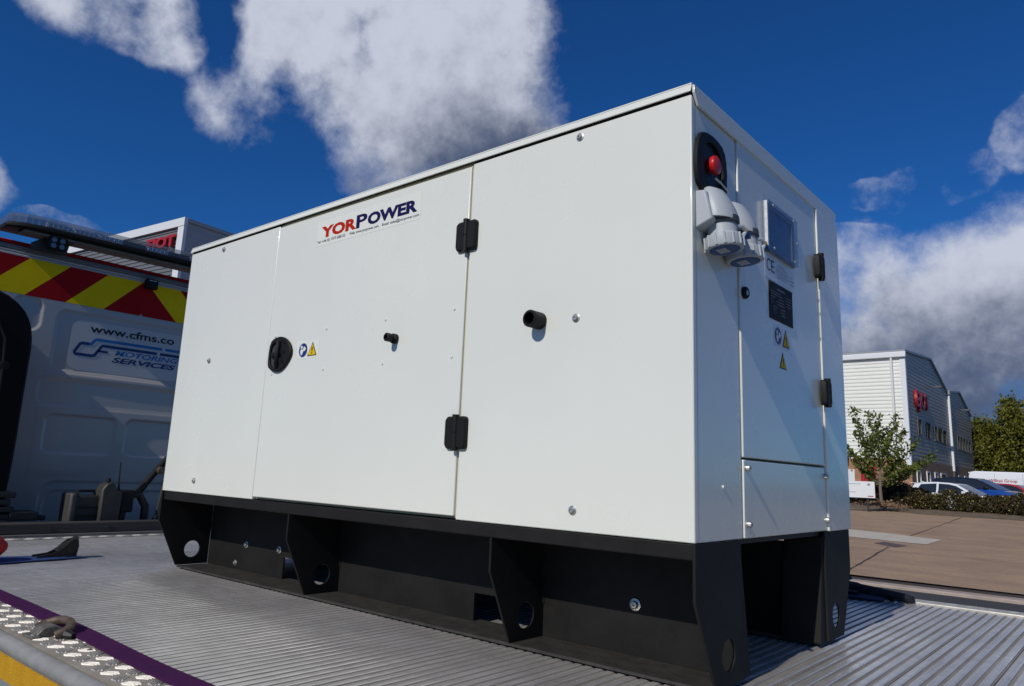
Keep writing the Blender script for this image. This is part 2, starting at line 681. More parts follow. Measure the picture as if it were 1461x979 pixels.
M_BEAM = mat('grey_beam', (0.17, 0.165, 0.16), 0.5, var=0.15, vscale=12)
M_LENS = clearmat('lamp_lens', (0.16, 0.17, 0.19), 0.06, 0.42)
M_LED = mat('led_module', (0.6, 0.6, 0.6), 0.4, metal=0.3, var=0.5, vscale=70)
M_LEDD = mat('dark_led_module', (0.025, 0.03, 0.045), 0.3)
M_WOOD = mat('black_timber', (0.022, 0.02, 0.019), 0.7, col2=(0.05, 0.045, 0.04), vscale=10, detail=9, stretch=(1, 0.15, 4), bump=0.3, bscale=60)
M_RUBBER = mat('black_rubber', (0.012, 0.012, 0.012), 0.55)

# ------------------------------------------------------------------ ground


def gz(x, y):
    s = -.209 * (x - .63) + .978 * (y + 1.279)
    return .42 * min(max((s - 10) / 26, 0), 1) + .2 * min(max((s - 38) / 24, 0), 1)


def groundsheet(name, m, xs, ys, dz, kind='structure'):
    mb = MB()
    nx, ny = len(xs), len(ys)
    mb.v = [(x, y, gz(x, y) + dz) for y in ys for x in xs]
    mb.f = [(j * nx + i, j * nx + i + 1, (j + 1) * nx + i + 1, (j + 1) * nx + i) for j in range(ny - 1) for i in range(nx - 1)]
    o = mb.build(name, m)
    return tag(o, kind=kind)


M_ASPH = mat('dark_asphalt', (0.055, 0.055, 0.056), 0.9, col2=(0.03, 0.03, 0.03), vscale=30, detail=10, bump=0.5, bscale=90)
M_CONC = mat('tan_concrete', (0.41, 0.275, 0.165), 0.85, col2=(0.29, 0.192, 0.12), vscale=0.9, detail=15, bump=0.5, bscale=45)
overlay(M_CONC, 1.0, (.5, 2.5, 1), 0.86, 1.05, 12.0)
overlay(M_CONC, 1.0, (14, 14, 14), 0.88, 1.06, 8.0)
M_KERB = mat('kerb_concrete', (0.36, 0.29, 0.24), 0.85, var=0.15, vscale=4, detail=9)
M_LINE = mat('worn_white_line', (0.62, 0.55, 0.43), 0.7, col2=(0.45, 0.40, 0.34), vscale=5, detail=10)
M_SOIL = mat('dry_soil', (0.17, 0.125, 0.085), 0.95, col2=(0.09, 0.07, 0.045), vscale=3, detail=10, bump=0.6, bscale=20)
M_TAR = mat('joint_tar', (0.045, 0.036, 0.032), 0.8)
M_GRATE = mat('iron_grate', (0.12, 0.09, 0.085), 0.7, metal=0.3)

lin = lambda a, b, n: [a + (b - a) * i / n for i in range(n + 1)]
ground = groundsheet('ground', M_ASPH, [-900, -200, -80] + lin(-50, 50, 30) + [80, 200, 900], [-900, -200, -60, -20] + lin(0, 100, 50) + [200, 900], 0.0)
tag(ground, 'dark asphalt ground around the truck and far beyond')
yard = groundsheet('concrete_yard', M_CONC, lin(-34, 26, 40), lin(11.02, 36, 30), 0.055)
tag(yard, 'sunlit tan concrete yard behind the truck bed')
# kerb: a row of stones with a dark slot behind
kerb = MB()
kerb.box(-34, 26, 10.42, 10.70, -0.1, 0.075)
kerb = tag(kerb.build('kerb', M_KERB, bevel=0.015), 'low pale kerb between dark asphalt and tan concrete', kind='structure')
chan = tag(MB().box(-34, 26, 10.86, 11.02, 0.03, 0.075).build('drain_slot', M_TAR, kerb), 'dark slot drain')
for i, (x, y, x2, y2) in enumerate([(-3.98, 19.58, -4.94, 33.96), (-3.03, 11.3, -3.64, 16.35)]):
    mb = MB()
    n = 14
    vs = []
    for k in range(n + 1):
        t = k / n
        xx, yy = x + (x2 - x) * t, y + (y2 - y) * t
        w = 0.012 + 0.012 * random.random()
        j = random.uniform(-.015, .015)
        vs += [(xx - w + j, yy, gz(xx, yy) + .0592), (xx + w + j, yy, gz(xx, yy) + .0592)]
    mb.add(vs, [(2 * k, 2 * k + 1, 2 * k + 3, 2 * k + 2) for k in range(n)])
    mb.build('joint', M_TAR, yard)
for y in (15.5, 20.0, 25.0, 30.0):
    mb = MB()
    vs = []
    for k in range(41):
        xx = -34 + 60 * k / 40
        vs += [(xx, y - .008, gz(xx, y) + .0585), (xx, y + .008, gz(xx, y) + .0585)]
    mb.add(vs, [(2 * k, 2 * k + 1, 2 * k + 3, 2 * k + 2) for k in range(40)])
    mb.build('joint', mat('faint_joint', (0.2, 0.155, 0.13), 0.9), yard)
ln = MB().sheet([(x, y, gz(x, y) + .063) for x, y in ((-9.6, 21.3), (-9.2, 19.0), (-4.86, 18.13), (-3.9, 17.9), (-3.21, 17.8), (-3.23, 19.55), (-4.4, 20.2), (-5.57, 20.68))])
tag(ln.build('painted_line', M_LINE, yard), 'worn white road marking')
gr = MB()
gx, gy = -4.0, 16.98
tag(gr.sheet([(x, y, gz(x, y) + .0625) for x, y in ((-4.07, 16.94), (-3.51, 16.4), (-3.42, 17.01), (-4.01, 17.56))]).build('drain_cover', M_GRATE, yard), 'dark rectangular drain cover')
# verge with the hedge
vg = MB()
VX = lin(-30, 14, 44)
prof = [(0, .06), (.25, .12), (.9, .2), (1.8, .26), (3.0, .22), (3.8, .05)]
rows = []
for x in VX:
    y0 = 32.6 - (x + 5.93) * 0.02 + max(0, -(x + 6)) * 0.55
    rows.append([(x, y0 + d + .05 * random.uniform(-1, 1), gz(x, y0 + d) + h + (.03 * random.uniform(-1, 1) if 0 < d < 3.5 else 0)) for d, h in prof])
vs = [p for r in rows for p in r]
n = len(prof)
vg.add(vs, [(i * n + j, (i + 1) * n + j, (i + 1) * n + j + 1, i * n + j + 1) for i in range(len(VX) - 1) for j in range(n - 1)])
tag(vg.build('verge', M_SOIL), 'dry soil verge under the hedge', kind='structure')


def vergey(x):
    return 32.6 - (x + 5.93) * 0.02 + max(0, -(x + 6)) * 0.55

# ------------------------------------------------------------------ generator
GL, GW, Z0, ZT, ZB = 2.076, 0.92, 1.273, 2.182, 1.004
gen = thing('generator', (-GL / 2, GW / 2, ZB), 'white box diesel generator on black skid base, strapped on truck bed', 'generator')
G = gen
# inner frame behind the panels (its front face shows as the cream seal in the gaps)
MB().box(-GL + .018, -.018, .016, GW - .016, Z0 + .002, ZT - .012).build('inner_shell', M_SEAL, G)
TH = .0145
PAN = dict(bevel=.0022)
# long side facing the camera: fixed panel, door, fixed panel
MB().box(-GL, -1.4785, 0, TH, Z0, ZT - .0245).build('side_panel', M_WHITE, G, **PAN)
door = MB().box(-1.4755, -.6095, -.0012, TH, Z0 + .008, ZT - .031).build('side_door', M_WHITE, G, **PAN)
MB().box(-.6035, 0, 0, TH, Z0, ZT - .0245).build('side_panel', M_WHITE, G, **PAN)
# dark rebate over the fixed panels
MB().box(-.603, -.003, .004, .0155, ZT - .0243, ZT - .0125).build('rebate', M_INNER, G)
MB().box(-GL + .003, -1.479, .004, .0155, ZT - .0243, ZT - .0125).build('rebate', M_INNER, G)
# far side and far end
MB().box(-GL, 0, GW - TH, GW, Z0, ZT - .0245).build('rear_panel', M_WHITE, G, **PAN)
MB().box(-GL, -GL + TH, TH + .001, GW - TH - .001, Z0, ZT - .0245).build('end_panel', M_WHITE, G, **PAN)
# end facing right: three panels and an access panel
MB().box(-TH, -.0005, .0005 + TH, .2135, Z0, ZT - .03).build('end_panel', M_WHITE, G, **PAN)
cdoor = MB().box(-TH, .003, .2175, .7335, 1.4365, ZT - .034).build('control_door', M_WHITE, G, **PAN)
apan = MB().box(-TH, .0025, .2175, .7335, Z0 + .001, 1.4315).build('access_panel', M_WHITE, G, **PAN)
MB().box(-TH, .0072, .7375, GW - .0002, Z0, ZT - .0445).build('end_panel', M_WHITE, G, **PAN)
# roof: flat lid with turned-down lips
MB().box(-.6088, -.6042, .0045, .0150, Z0 + .004, ZT - .032).build('door_seal', M_SEAL, G)
MB().box(-1.474, -.6042, .0035, .0152, ZT - .0305, ZT - .0235).build('door_seal', M_SEAL, G)
rf = MB()
rf.box(-GL - .002, .002, -.0025, GW + .0025, ZT - .004, ZT)
rf.prism([(-.0025, ZT - .0041), (-.0075, ZT - .0205), (-.0045, ZT - .0215), (.0015, ZT - .0041)], 'x', -GL - .002, .002)
rf.box(-GL - .002, .002, GW - .0015, GW + .0025, ZT - .0205, ZT - .0041)
rf.prism([(.0016, ZT - .0041), (.0016, ZT - .0205), (.020, ZT - .044), (GW - .02, ZT - .044), (GW - .0016, ZT - .0205), (GW - .0016, ZT - .0041)], 'x', .0010, .0065)
rf.prism([(.0016, ZT - .0041), (.0016, ZT - .0205), (.020, ZT - .044), (GW - .02, ZT - .044), (GW - .0016, ZT - .0205), (GW - .0016, ZT - .0041)], 'x', -GL - .0065, -GL - .001)
rf.build('roof', M_WHITE, G, bevel=.0012)


def bolt(parent, p, axis, r=.006, h=.005, washer=True):
    mb = MB()
    if washer:
        mb.lathe([(r * 1.55, 0), (r * 1.55, h * .25), (r * 1.45, h * .3)], p, axis, 14)
    mb.lathe([(r, 0), (r, h * .75), (r * .8, h), (r * .35, h * 1.05), (r * .35, h * .7), (0, h * .7)], p, axis, 10)
    return mb.build('bolt', M_ZINC, parent, smooth=True)


for x, z in ((-.273, 2.139), (-.273, 1.719), (-.271, 1.315), (-1.835, 2.137), (-1.846, 1.73), (-1.852, 1.315)):
    bolt(G, (x, 0, z), (0, -1, 0), .0062, .006)
for x in (-.643, -.904, -1.169, -1.4375):
    for z in (1.781, 1.66):
        MB().lathe([(.0042, 0), (.0036, .0022), (.001, .0026)], (x, -.0012, z), (0, -1, 0), 10).build('rivet', M_WHITE, door, smooth=True)
for y, z in ((.2275, 1.415), (.7245, 1.409), (.2285, 1.302), (.7245, 1.301)):
    bolt(apan, (.0025, y, z), (1, 0, 0), .0066, .0105, False)
MB().lathe([(.0035, 0), (.003, .0025)], (0, .122, 1.375), (1, 0, 0), 8).build('rivet', M_WHITE, G)


def hinge(c, u, n, w=.067, h=.085, t=.012, br=.0085):
    """black two-leaf hinge; u = across, n = outward, vertical pin"""
    u, n_, C = Vector(u), Vector(n), Vector(c)
    hm = MB()
    for s in (-1, 1):
        o = rrect(.0035, w / 2, -h / 2 + .004, h / 2 - .004, .009, 4)
        for k, (sc, d) in enumerate(((1.0, 0.0), (1.0, t * .55), (.86, t))):
            pass
        cx, cz = w / 4, 0
        lay = []
        for sc, d in ((1.0, 0.0), (1.0, t * .6), (.88, t)):
            lay.append([C + u * (s * (cx + (p[0] - cx) * sc)) + n_ * d + Vector((0, 0, 1)) * (p[1] * sc) for p in o])
        N = len(o)
        vs = lay[0] + lay[1] + lay[2]
        fs = [(i, (i + 1) % N, N + (i + 1) % N, N + i) for i in range(N)] + [(N + i, N + (i + 1) % N, 2 * N + (i + 1) % N, 2 * N + i) for i in range(N)]
        fs += [tuple(range(N - 1, -1, -1)), tuple(range(2 * N, 3 * N))]
        hm.add(vs, fs)
    ho = hm.build('hinge', M_PLASTIC, G, smooth=True)
    b = MB()
    q = C + n_ * (t * .75)
    zz = Vector((0, 0, 1))
    b.cyl(q - zz * (h / 2), q - zz * .0008, br, n=14)
    b.cyl(q + zz * .0008, q + zz * (h / 2), br, n=14)
    b.cyl(q - zz * .0008, q + zz * .0008, br * .8, n=14)
    b.build('barrel', M_PLASTIC, ho, smooth=True)


hinge((-.6085, -.0012, 1.964), (1, 0, 0), (0, -1, 0))
hinge((-.6095, -.0012, 1.474), (1, 0, 0), (0, -1, 0))
hinge((.0073, .724, 1.965), (0, 1, 0), (1, 0, 0), w=.05, h=.075, t=.014)
hinge((.0073, .735, 1.625), (0, 1, 0), (1, 0, 0), w=.05, h=.075, t=.014)

# swing handle in its dish
HO = [(-1.45, 1.762), (-1.426, 1.774), (-1.398, 1.777), (-1.369, 1.77), (-1.341, 1.75), (-1.329, 1.725), (-1.336, 1.704), (-1.359, 1.68), (-1.384, 1.666), (-1.409, 1.664), (-1.432, 1.67), (-1.453, 1.683), (-1.455, 1.715)]
HI = [(-1.441, 1.750), (-1.425, 1.7585), (-1.409, 1.7605), (-1.396, 1.757), (-1.386, 1.745), (-1.382, 1.725), (-1.384, 1.706), (-1.391, 1.69), (-1.402, 1.679), (-1.416, 1.676), (-1.430, 1.681), (-1.4425, 1.693), (-1.446, 1.715)]
hs = MB().ring(smoothpoly(HO, 1), smoothpoly(HI, 1), 'y', -.011, -.0016)
handle = hs.build('door_handle', M_PLASTIC, door, bevel=.003)
MB().prism(smoothpoly(HI, 1), 'y', -.004, -.0015).build('dish', mat('dish_grey', (0.05, 0.05, 0.055), 0.5), handle)
MB().tube([(-1.404, -.006, 1.764), (-1.395, -.016, 1.755), (-1.390, -.019, 1.735), (-1.390, -.019, 1.71), (-1.396, -.016, 1.688), (-1.405, -.006, 1.676)], .0075, 10).build('grip', M_PLASTIC, handle, smooth=True)
MB().box(-1.437, -1.398, -.014, -.004, 1.711, 1.727).build('latch', M_PLASTIC, handle, bevel=.003)
for x, z in ((-1.371, 1.7565), (-1.366, 1.726), (-1.371, 1.696)):
    MB().lathe([(.006, 0), (.006, .002), (.003, .0025), (.003, .001)], (x, -.011, z), (0, -1, 0), 12).build('screw', M_PLASTIC, handle, smooth=True)


# picture-sign stickers
def P_side(x, z, d):
    return (x, -d, z)


def P_end(y, z, d):
    return (d, y, z)


def flat(name, pf, poly, d, m, parent, t=.0003):
    mb = MB()
    n = len(poly)
    mb.add([pf(a, b, d) for a, b in poly] + [pf(a, b, d + t) for a, b in poly], [tuple(range(n)), tuple(range(n, 2 * n))] + [(i, (i + 1) % n, n + (i + 1) % n, n + i) for i in range(n)])
    return mb.build(name, m, parent)


def tri_sign(pf, cx, cz, s, d, parent):
    o = flat('warning_triangle', pf, [(cx - s * .56, cz - s * .5), (cx + s * .56, cz - s * .5), (cx, cz + s * .52)], d, M_IBLK, parent)
    flat('triangle_field', pf, [(cx - s * .45, cz - s * .435), (cx + s * .45, cz - s * .435), (cx, cz + s * .38)], d + .0005, M_IYEL, o)
    flat('exclamation', pf, [(cx - s * .075, cz + s * .12), (cx + s * .075, cz + s * .12), (cx + s * .04, cz - s * .2), (cx - s * .04, cz - s * .2)], d + .001, M_IBLK, o)
    flat('exclamation_dot', pf, circle(cx, cz - s * .31, s * .06, 10), d + .001, M_IBLK, o)


def manual_sign(pf, cx, cz, r, d, parent):
    o = flat('manual_symbol', pf, circle(cx, cz, r, 26), d, M_IBLUE, parent)
    flat('figure', pf, circle(cx - r * .35, cz + r * .42, r * .24, 12), d + .0005, M_STICK, o)
    flat('figure', pf, smoothpoly([(cx - r * .68, cz + r * .1), (cx - r * .1, cz + r * .12), (cx + r * .1, cz - r * .2), (cx - r * .2, cz - r * .75), (cx - r * .5, cz - r * .65)], 1), d + .0005, M_STICK, o)
    flat('book', pf, [(cx - r * .02, cz - r * .05), (cx + r * .2, cz + r * .5), (cx + r * .5, cz + r * .42), (cx + r * .72, cz + r * .1), (cx + r * .3, cz - r * .2)], d + .0009, M_STICK, o)


st = flat('safety_sticker', P_side, [(-1.31, 1.699), (-1.200, 1.699), (-1.200, 1.753), (-1.31, 1.753)], .0013, M_STICK, door)
manual_sign(P_side, -1.278, 1.7245, .0215, .0018, st)
tri_sign(P_side, -1.231, 1.7255, .042, .0018, st)
# maker's sticker with lettering
stick = flat('maker_sticker', P_side, [(-1.262, 2.047), (-.792, 2.047), (-.792, 2.1265), (-1.262, 2.1265)], .0013, M_STICK, door)
o3 = .0019
text('lettering', 'YOR', M_TRED, stick, (-1.240, -o3, 2.0705), (1, 0, 0), (0, 0, 1), .172, .0375, bold=.05)
text('lettering', 'P', M_TBLUE, stick, (-1.0690, -o3, 2.0705), (1, 0, 0), (0, 0, 1), .050, .0415, bold=.03)
text('lettering', 'OWER', M_TBLUE, stick, (-1.0170, -o3, 2.0705), (1, 0, 0), (0, 0, 1), .212, .0375, bold=.05)
for s_, a, b in (('Tel: +44 (0) 1977 688155', -1.258, -1.118), ('Web: www.yorpower.com', -1.098, -.965), ('Email: sales@yorpower.com', -.950, -.797)):
    text('lettering', s_, M_TBLUE, stick, (a, -o3, 2.0535), (1, 0, 0), (0, 0, 1), b - a, .0115, bold=.012)

# drain pipe stubs on the side
pb = MB()
pb.lathe([(.0195, 0), (.0195, .037), (.0178, .039), (.0140, .039), (.0140, .008), (0, .008)], (-.372, 0, 1.722), (-.02, -1, .0), 22)
pb.build('vent_pipe', M_PLASTIC, G, smooth=True)
pb = MB()
pb.lathe([(.0135, 0), (.0135, .010), (.0085, .012), (.0085, .018), (.0115, .019), (.0115, .032), (.009, .034), (.006, .034), (.006, .024), (0, .024)], (-.858, -.0012, 1.723), (-.02, -1, .02), 18)
pb.build('cable_gland', M_PLASTIC, door, smooth=True)

# emergency stop in a dished black bezel
BZ = [(.018, 2.077), (.045, 2.088), (.088, 2.090), (.126, 2.080), (.138, 2.044), (.134, 1.988), (.124, 1.975), (.056, 1.963), (.018, 1.966), (.004, 1.990), (.003, 2.032)]
BI = [(.033, 2.055), (.049, 2.070), (.072, 2.075), (.096, 2.070), (.114, 2.052), (.120, 2.028), (.115, 2.001), (.098, 1.984), (.070, 1.979), (.044, 1.985), (.030, 2.005)]
BI = [(.077 + (a + .004 - .077) * 1.05 + .004, 2.027 + (b - 2.027) * 1.05) for a, b in BI]
BZ = [(.077 + (a - .07) * 1.07, 2.027 + (b - 2.027) * 1.07) for a, b in BZ]
bz = MB().ring(smoothpoly(BZ, 1), smoothpoly(BI, 1), 'x', .0, .009).build('stop_bezel', M_PLASTIC, G, bevel=.0025)
MB().prism(smoothpoly(BI, 1), 'x', -.0003, .0015).build('stop_dish', mat('stop_dish_black', (.008, .008, .008), .5), bz)
MB().lathe([(.012, 0), (.012, .006), (.0195, .0075), (.0205, .012), (.0195, .0165), (.014, .019), (.006, .0197), (0, .0199)], (.0015, .079, 2.027), (1, 0, 0), 22).build('stop_button', M_RED, bz, smooth=True)
flat('stop_mark', P_end, [(.040, 2.035), (.049, 2.030), (.042, 2.024)], .0018, M_IYEL, bz)
kt = MB()
kt.tube([(.014, .078, 1.998), (.018, .084, 1.993), (.019, .09, 1.99)], .0022, 6)
kt.tube([(.019, .088, 1.9925), (.0225, .126, 1.980)], .0021, 6)
kt.build('lever', M_ZINC, bz, smooth=True)


# angled power sockets with ribbed caps
def socket(dy):
    s = MB()
    yc = .064 + dy
    # wall box: slanting underside
    s.prism([(0, 1.954), (.022, 1.951), (.036, 1.888), (0, 1.874)], 'y', yc - .052, yc + .046)
    so_ = s.build('power_socket', M_SOCK, G, bevel=.004)
    h = MB()
    # hood: loft of half-round rings from top to rim
    rings = []
    for z, x0, rr, ry in ((1.967, .014, .011, .022), (1.962, .017, .019, .031), (1.945, .022, .026, .039), (1.925, .027, .031, .0435), (1.906, .0305, .034, .045), (1.897, .031, .034, .045)):
        rings.append([(x0 + rr * math.cos(t), yc + ry * math.sin(t), z - .10 * (x0 + rr * math.cos(t) - .03)) for t in [2 * math.pi * k / 28 for k in range(28)]])
    vs = [p for r in rings for p in r]
    fs = [(i * 28 + k, i * 28 + (k + 1) % 28, (i + 1) * 28 + (k + 1) % 28, (i + 1) * 28 + k) for i in range(len(rings) - 1) for k in range(28)]
    fs += [tuple(range(27, -1, -1)), tuple(range((len(rings) - 1) * 28, len(rings) * 28))]
    h.add(vs, fs)
    h.build('hood', M_SOCK, so_, smooth=True)
    ax = Vector((.10, 0, -1)).normalized()
    b0 = Vector((.0315, yc, 1.900))
    MB().lathe([(.0345, 0), (.0345, .012), (.031, .014)], b0, ax, 28).build('gasket', M_SOCKD, so_, smooth=True)
    MB().lathe([(.029, .010), (.029, .034), (.033, .037), (.033, .040)], b0, ax, 28).build('barrel', M_SOCK, so_, smooth=True)
    cp = MB()
    cp.lathe([(.035, .037), (.0375, .040), (.038, .059), (.036, .063), (.0305, .064), (.0305, .059), (0, .059)], b0, ax, 32)
    u = Vector((0, 1, 0))
    w = ax.cross(u)
    for k in range(14):
        t = 2 * math.pi * k / 14
        d = u * math.cos(t) + w * math.sin(t)
        q = b0 + ax * .038 + d * .0382
        cp.tube([q, q + ax * .024], .0021, 6)
    cap = cp.build('cap_ring', M_SOCK, so_, smooth=True)
    MB().lathe([(.0300, .0595), (.0300, .0645), (.0275, .0655), (0, .0655)], b0, ax, 28).build('cap_lid', M_BLUE, so_, smooth=True)
    lb = MB()
    for a in range(4):
        for c in range(3):
            p = b0 + ax * .0660 + u * (-.0135 + a * .0072) + w * (-.0095 + c * .0068)
            e = .0029
            lb.add([p - u * e - w * e, p + u * e - w * e, p + u * e + w * e, p - u * e + w * e], [(0, 1, 2, 3)])
    lb.build('lid_print', M_PALE, so_)
    # hinge arm and blue tongue on the outer right
    arm = MB()
    p0 = b0 + ax * .016 + Vector((.026, .002, 0))
    p1 = b0 + ax * .027 + Vector((.036, .027, .004))
    arm.tube([p0, (p0 + p1) / 2 + Vector((.004, 0, .003)), p1], .0045, 8)
    arm.tube([p1, b0 + ax * .042 + Vector((.031, .014, 0))], .0042, 8)
    arm.build('cap_arm', M_SOCK, so_, smooth=True)
    MB().lathe([(.0036, -.006), (.0036, .006)], p1, (.6, -.75, .1), 10).build('pin', M_BRASS, so_)
    MB().prism([(p1.y + .002, p1.z + .004), (p1.y + .017, p1.z - .004), (p1.y + .019, p1.z - .012), (p1.y + .004, p1.z - .010)], 'x', p1.x - .008, p1.x + .004).build('tongue', M_BLUE, so_, bevel=.002)
    return so_


socket(0)
socket(.099)

# controller window under a clear raised cover
wy0, wy1, wz0, wz1 = .357, .553, 1.920, 2.044
cf = MB().ring(rrect(wy0, wy1, wz0, wz1, .006), rrect(wy0 + .016, wy1 - .016, wz0 + .014, wz1 - .014, .004), 'x', .0032, .0075).build('window_frame', mat('window_frame_grey', (.2, .23, .27), .35), cdoor, bevel=.001)
scr = MB().box(.0034, .0045, wy0 + .0165, wy1 - .0165, wz0 + .0145, wz1 - .0145).build('controller_face', M_SCREEN, cf)
cv = MB()
cv.ring(rrect(wy0 + .001, wy1 - .001, wz0 + .001, wz1 - .001, .006), rrect(wy0 + .004, wy1 - .004, wz0 + .004, wz1 - .004, .005), 'x', .0077, .0150)
cv.prism(rrect(wy0 + .001, wy1 - .001, wz0 + .001, wz1 - .001, .006), 'x', .0151, .0172)
cv.build('clear_cover', M_CLEAR, cf)
MB().box(.0077, .0150, wy0 - .0012, wy0 + .0006, wz0 + .004, wz1 - .004).build('lit_cover_edge', mat('lit_edge_white', (.6, .62, .64), .4, var=.2, vscale=150), cf)  # pale strip paints in the sunlit side of the clear cover
for y, z in ((wy0 + .03, wz1 - .009), (wy1 - .03, wz1 - .009), (wy1 - .009, (wz0 + wz1) / 2), (wy0 + .03, wz0 + .009), (wy1 - .03, wz0 + .009)):
    MB().lathe([(.004, 0), (.003, .0022), (0, .0026)], (.0173, y, z), (1, 0, 0), 10).build('screw', M_ZINC, cf, smooth=True)

# conformity sticker, data plate, signs, lock
cs = flat('conformity_sticker', P_end, [(.361, 1.858), (.553, 1.858), (.553, 1.912), (.361, 1.912)], .0032, mat('clear_sticker', (.62, .66, .68), .3), cdoor)
M_FAINT = mat('sticker_print', (.06, .06, .08), .5)
text('lettering', 'C', M_IBLK, cs, (.0042, .372, 1.876), (0, 1, 0), (0, 0, 1), .022, .030, bold=.0)
text('lettering', 'E', M_IBLK, cs, (.0042, .400, 1.876), (0, 1, 0), (0, 0, 1), .019, .030, bold=.0)


def printlines(name, parent, pf, m, rows, d):
    """rows of illegibly small print: short dashes"""
    mb = MB()
    rnd = random.Random(5)
    for y0, y1, z, h in rows:
        y = y0
        while y < y1:
            w = min(rnd.uniform(.003, .009), y1 - y)
            mb.add([pf(y, z, d), pf(y + w, z, d), pf(y + w, z + h, d), pf(y, z + h, d)], [(0, 1, 2, 3)])
            y += w + .0028
    return mb.build(name, m, parent)


printlines('small_print', cs, P_end, M_FAINT, [(.445, .49, 1.902, .0015), (.435, .505, 1.896, .0015), (.43, .512, 1.889, .0015), (.43, .512, 1.883, .0015), (.435, .512, 1.877, .0015), (.44, .5, 1.871, .0015), (.525, .543, 1.889, .0015), (.52, .548, 1.880, .0022), (.52, .548, 1.871, .0022)], .0042)
dp = MB().box(.003, .0052, .381, .531, 1.763, 1.854).build('data_plate', M_PLATE, cdoor, bevel=.0007)
printlines('small_print', dp, P_end, M_PTEXT, [(.43, .478, 1.838, .0045), (.392, .448, 1.829, .0022), (.392, .46, 1.823, .0022), (.392, .415, 1.816, .0022), (.44, .47, 1.816, .0022), (.39, .405, 1.809, .0022), (.425, .47, 1.809, .0022), (.39, .403, 1.802, .0022), (.43, .475, 1.802, .0022), (.485, .522, 1.829, .0022), (.485, .52, 1.822, .0022), (.49, .522, 1.815, .0022), (.49, .52, 1.808, .0022), (.402, .425, 1.793, .0025), (.4, .422, 1.786, .0022), (.402, .42, 1.779, .0022), (.45, .48, 1.793, .0025), (.45, .476, 1.786, .0022), (.452, .478, 1.779, .0022)], .0056)
for y, z in ((.386, 1.849), (.526, 1.849), (.386, 1.768), (.526, 1.768)):
    MB().lathe([(.0025, 0), (.002, .0015)], (.0052, y, z), (1, 0, 0), 8).build('rivet', M_IBLK, dp)
ssn = flat('safety_sticker', P_end, [(.405, 1.70), (.507, 1.70), (.507, 1.752), (.405, 1.752)], .0032, mat('clear_sticker', (.62, .66, .68), .3), cdoor)
manual_sign(P_end, .431, 1.727, .0205, .0038, ssn)
tri_sign(P_end, .480, 1.727, .042, .0038, ssn)
tri_sign(P_end, .458, 1.672, .040, .0034, cdoor)
lk = MB().lathe([(.0135, 0), (.0135, .006), (.011, .009), (.008, .0095), (.008, .006), (0, .006)], (.003, .2365, 1.790), (1, 0, 0), 18).build('lock', M_PLASTIC, cdoor, smooth=True)
MB().lathe([(.0062, .0062), (.0062, .0085), (.0045, .009), (0, .009)], (.003, .2365, 1.790), (1, 0, 0), 14).build('lock_barrel', M_ZINC, lk, smooth=True)

# skid base
skid = MB().box(-GL + .012, -.004, .0035, .062, Z0 - .0315, Z0 - .0008).build('skid_rail', M_BLACK, G, bevel=.003)
MB().box(-GL + .012, -.004, GW - .062, GW - .0035, Z0 - .0315, Z0 - .0008).build('skid_rail', M_BLACK, G, bevel=.003)
MB().box(-GL + .02, -.016, .0625, GW - .0625, Z0 - .012, Z0 - .0009).build('floor_plate', M_INNER, skid)
YW = .202     # web of the side channel


def webpoly():
    zt, zb = Z0 - .0318, ZB + .0065
    p = [(-GL + .006, zb), (-1.580, zb), (-1.580, 1.079), (-1.305, 1.079), (-1.305, zb), (-.716, zb), (-.716, 1.079), (-.44, 1.079), (-.44, zb), (-.008, zb), (-.008, zt), (-GL + .006, zt)]
    return p


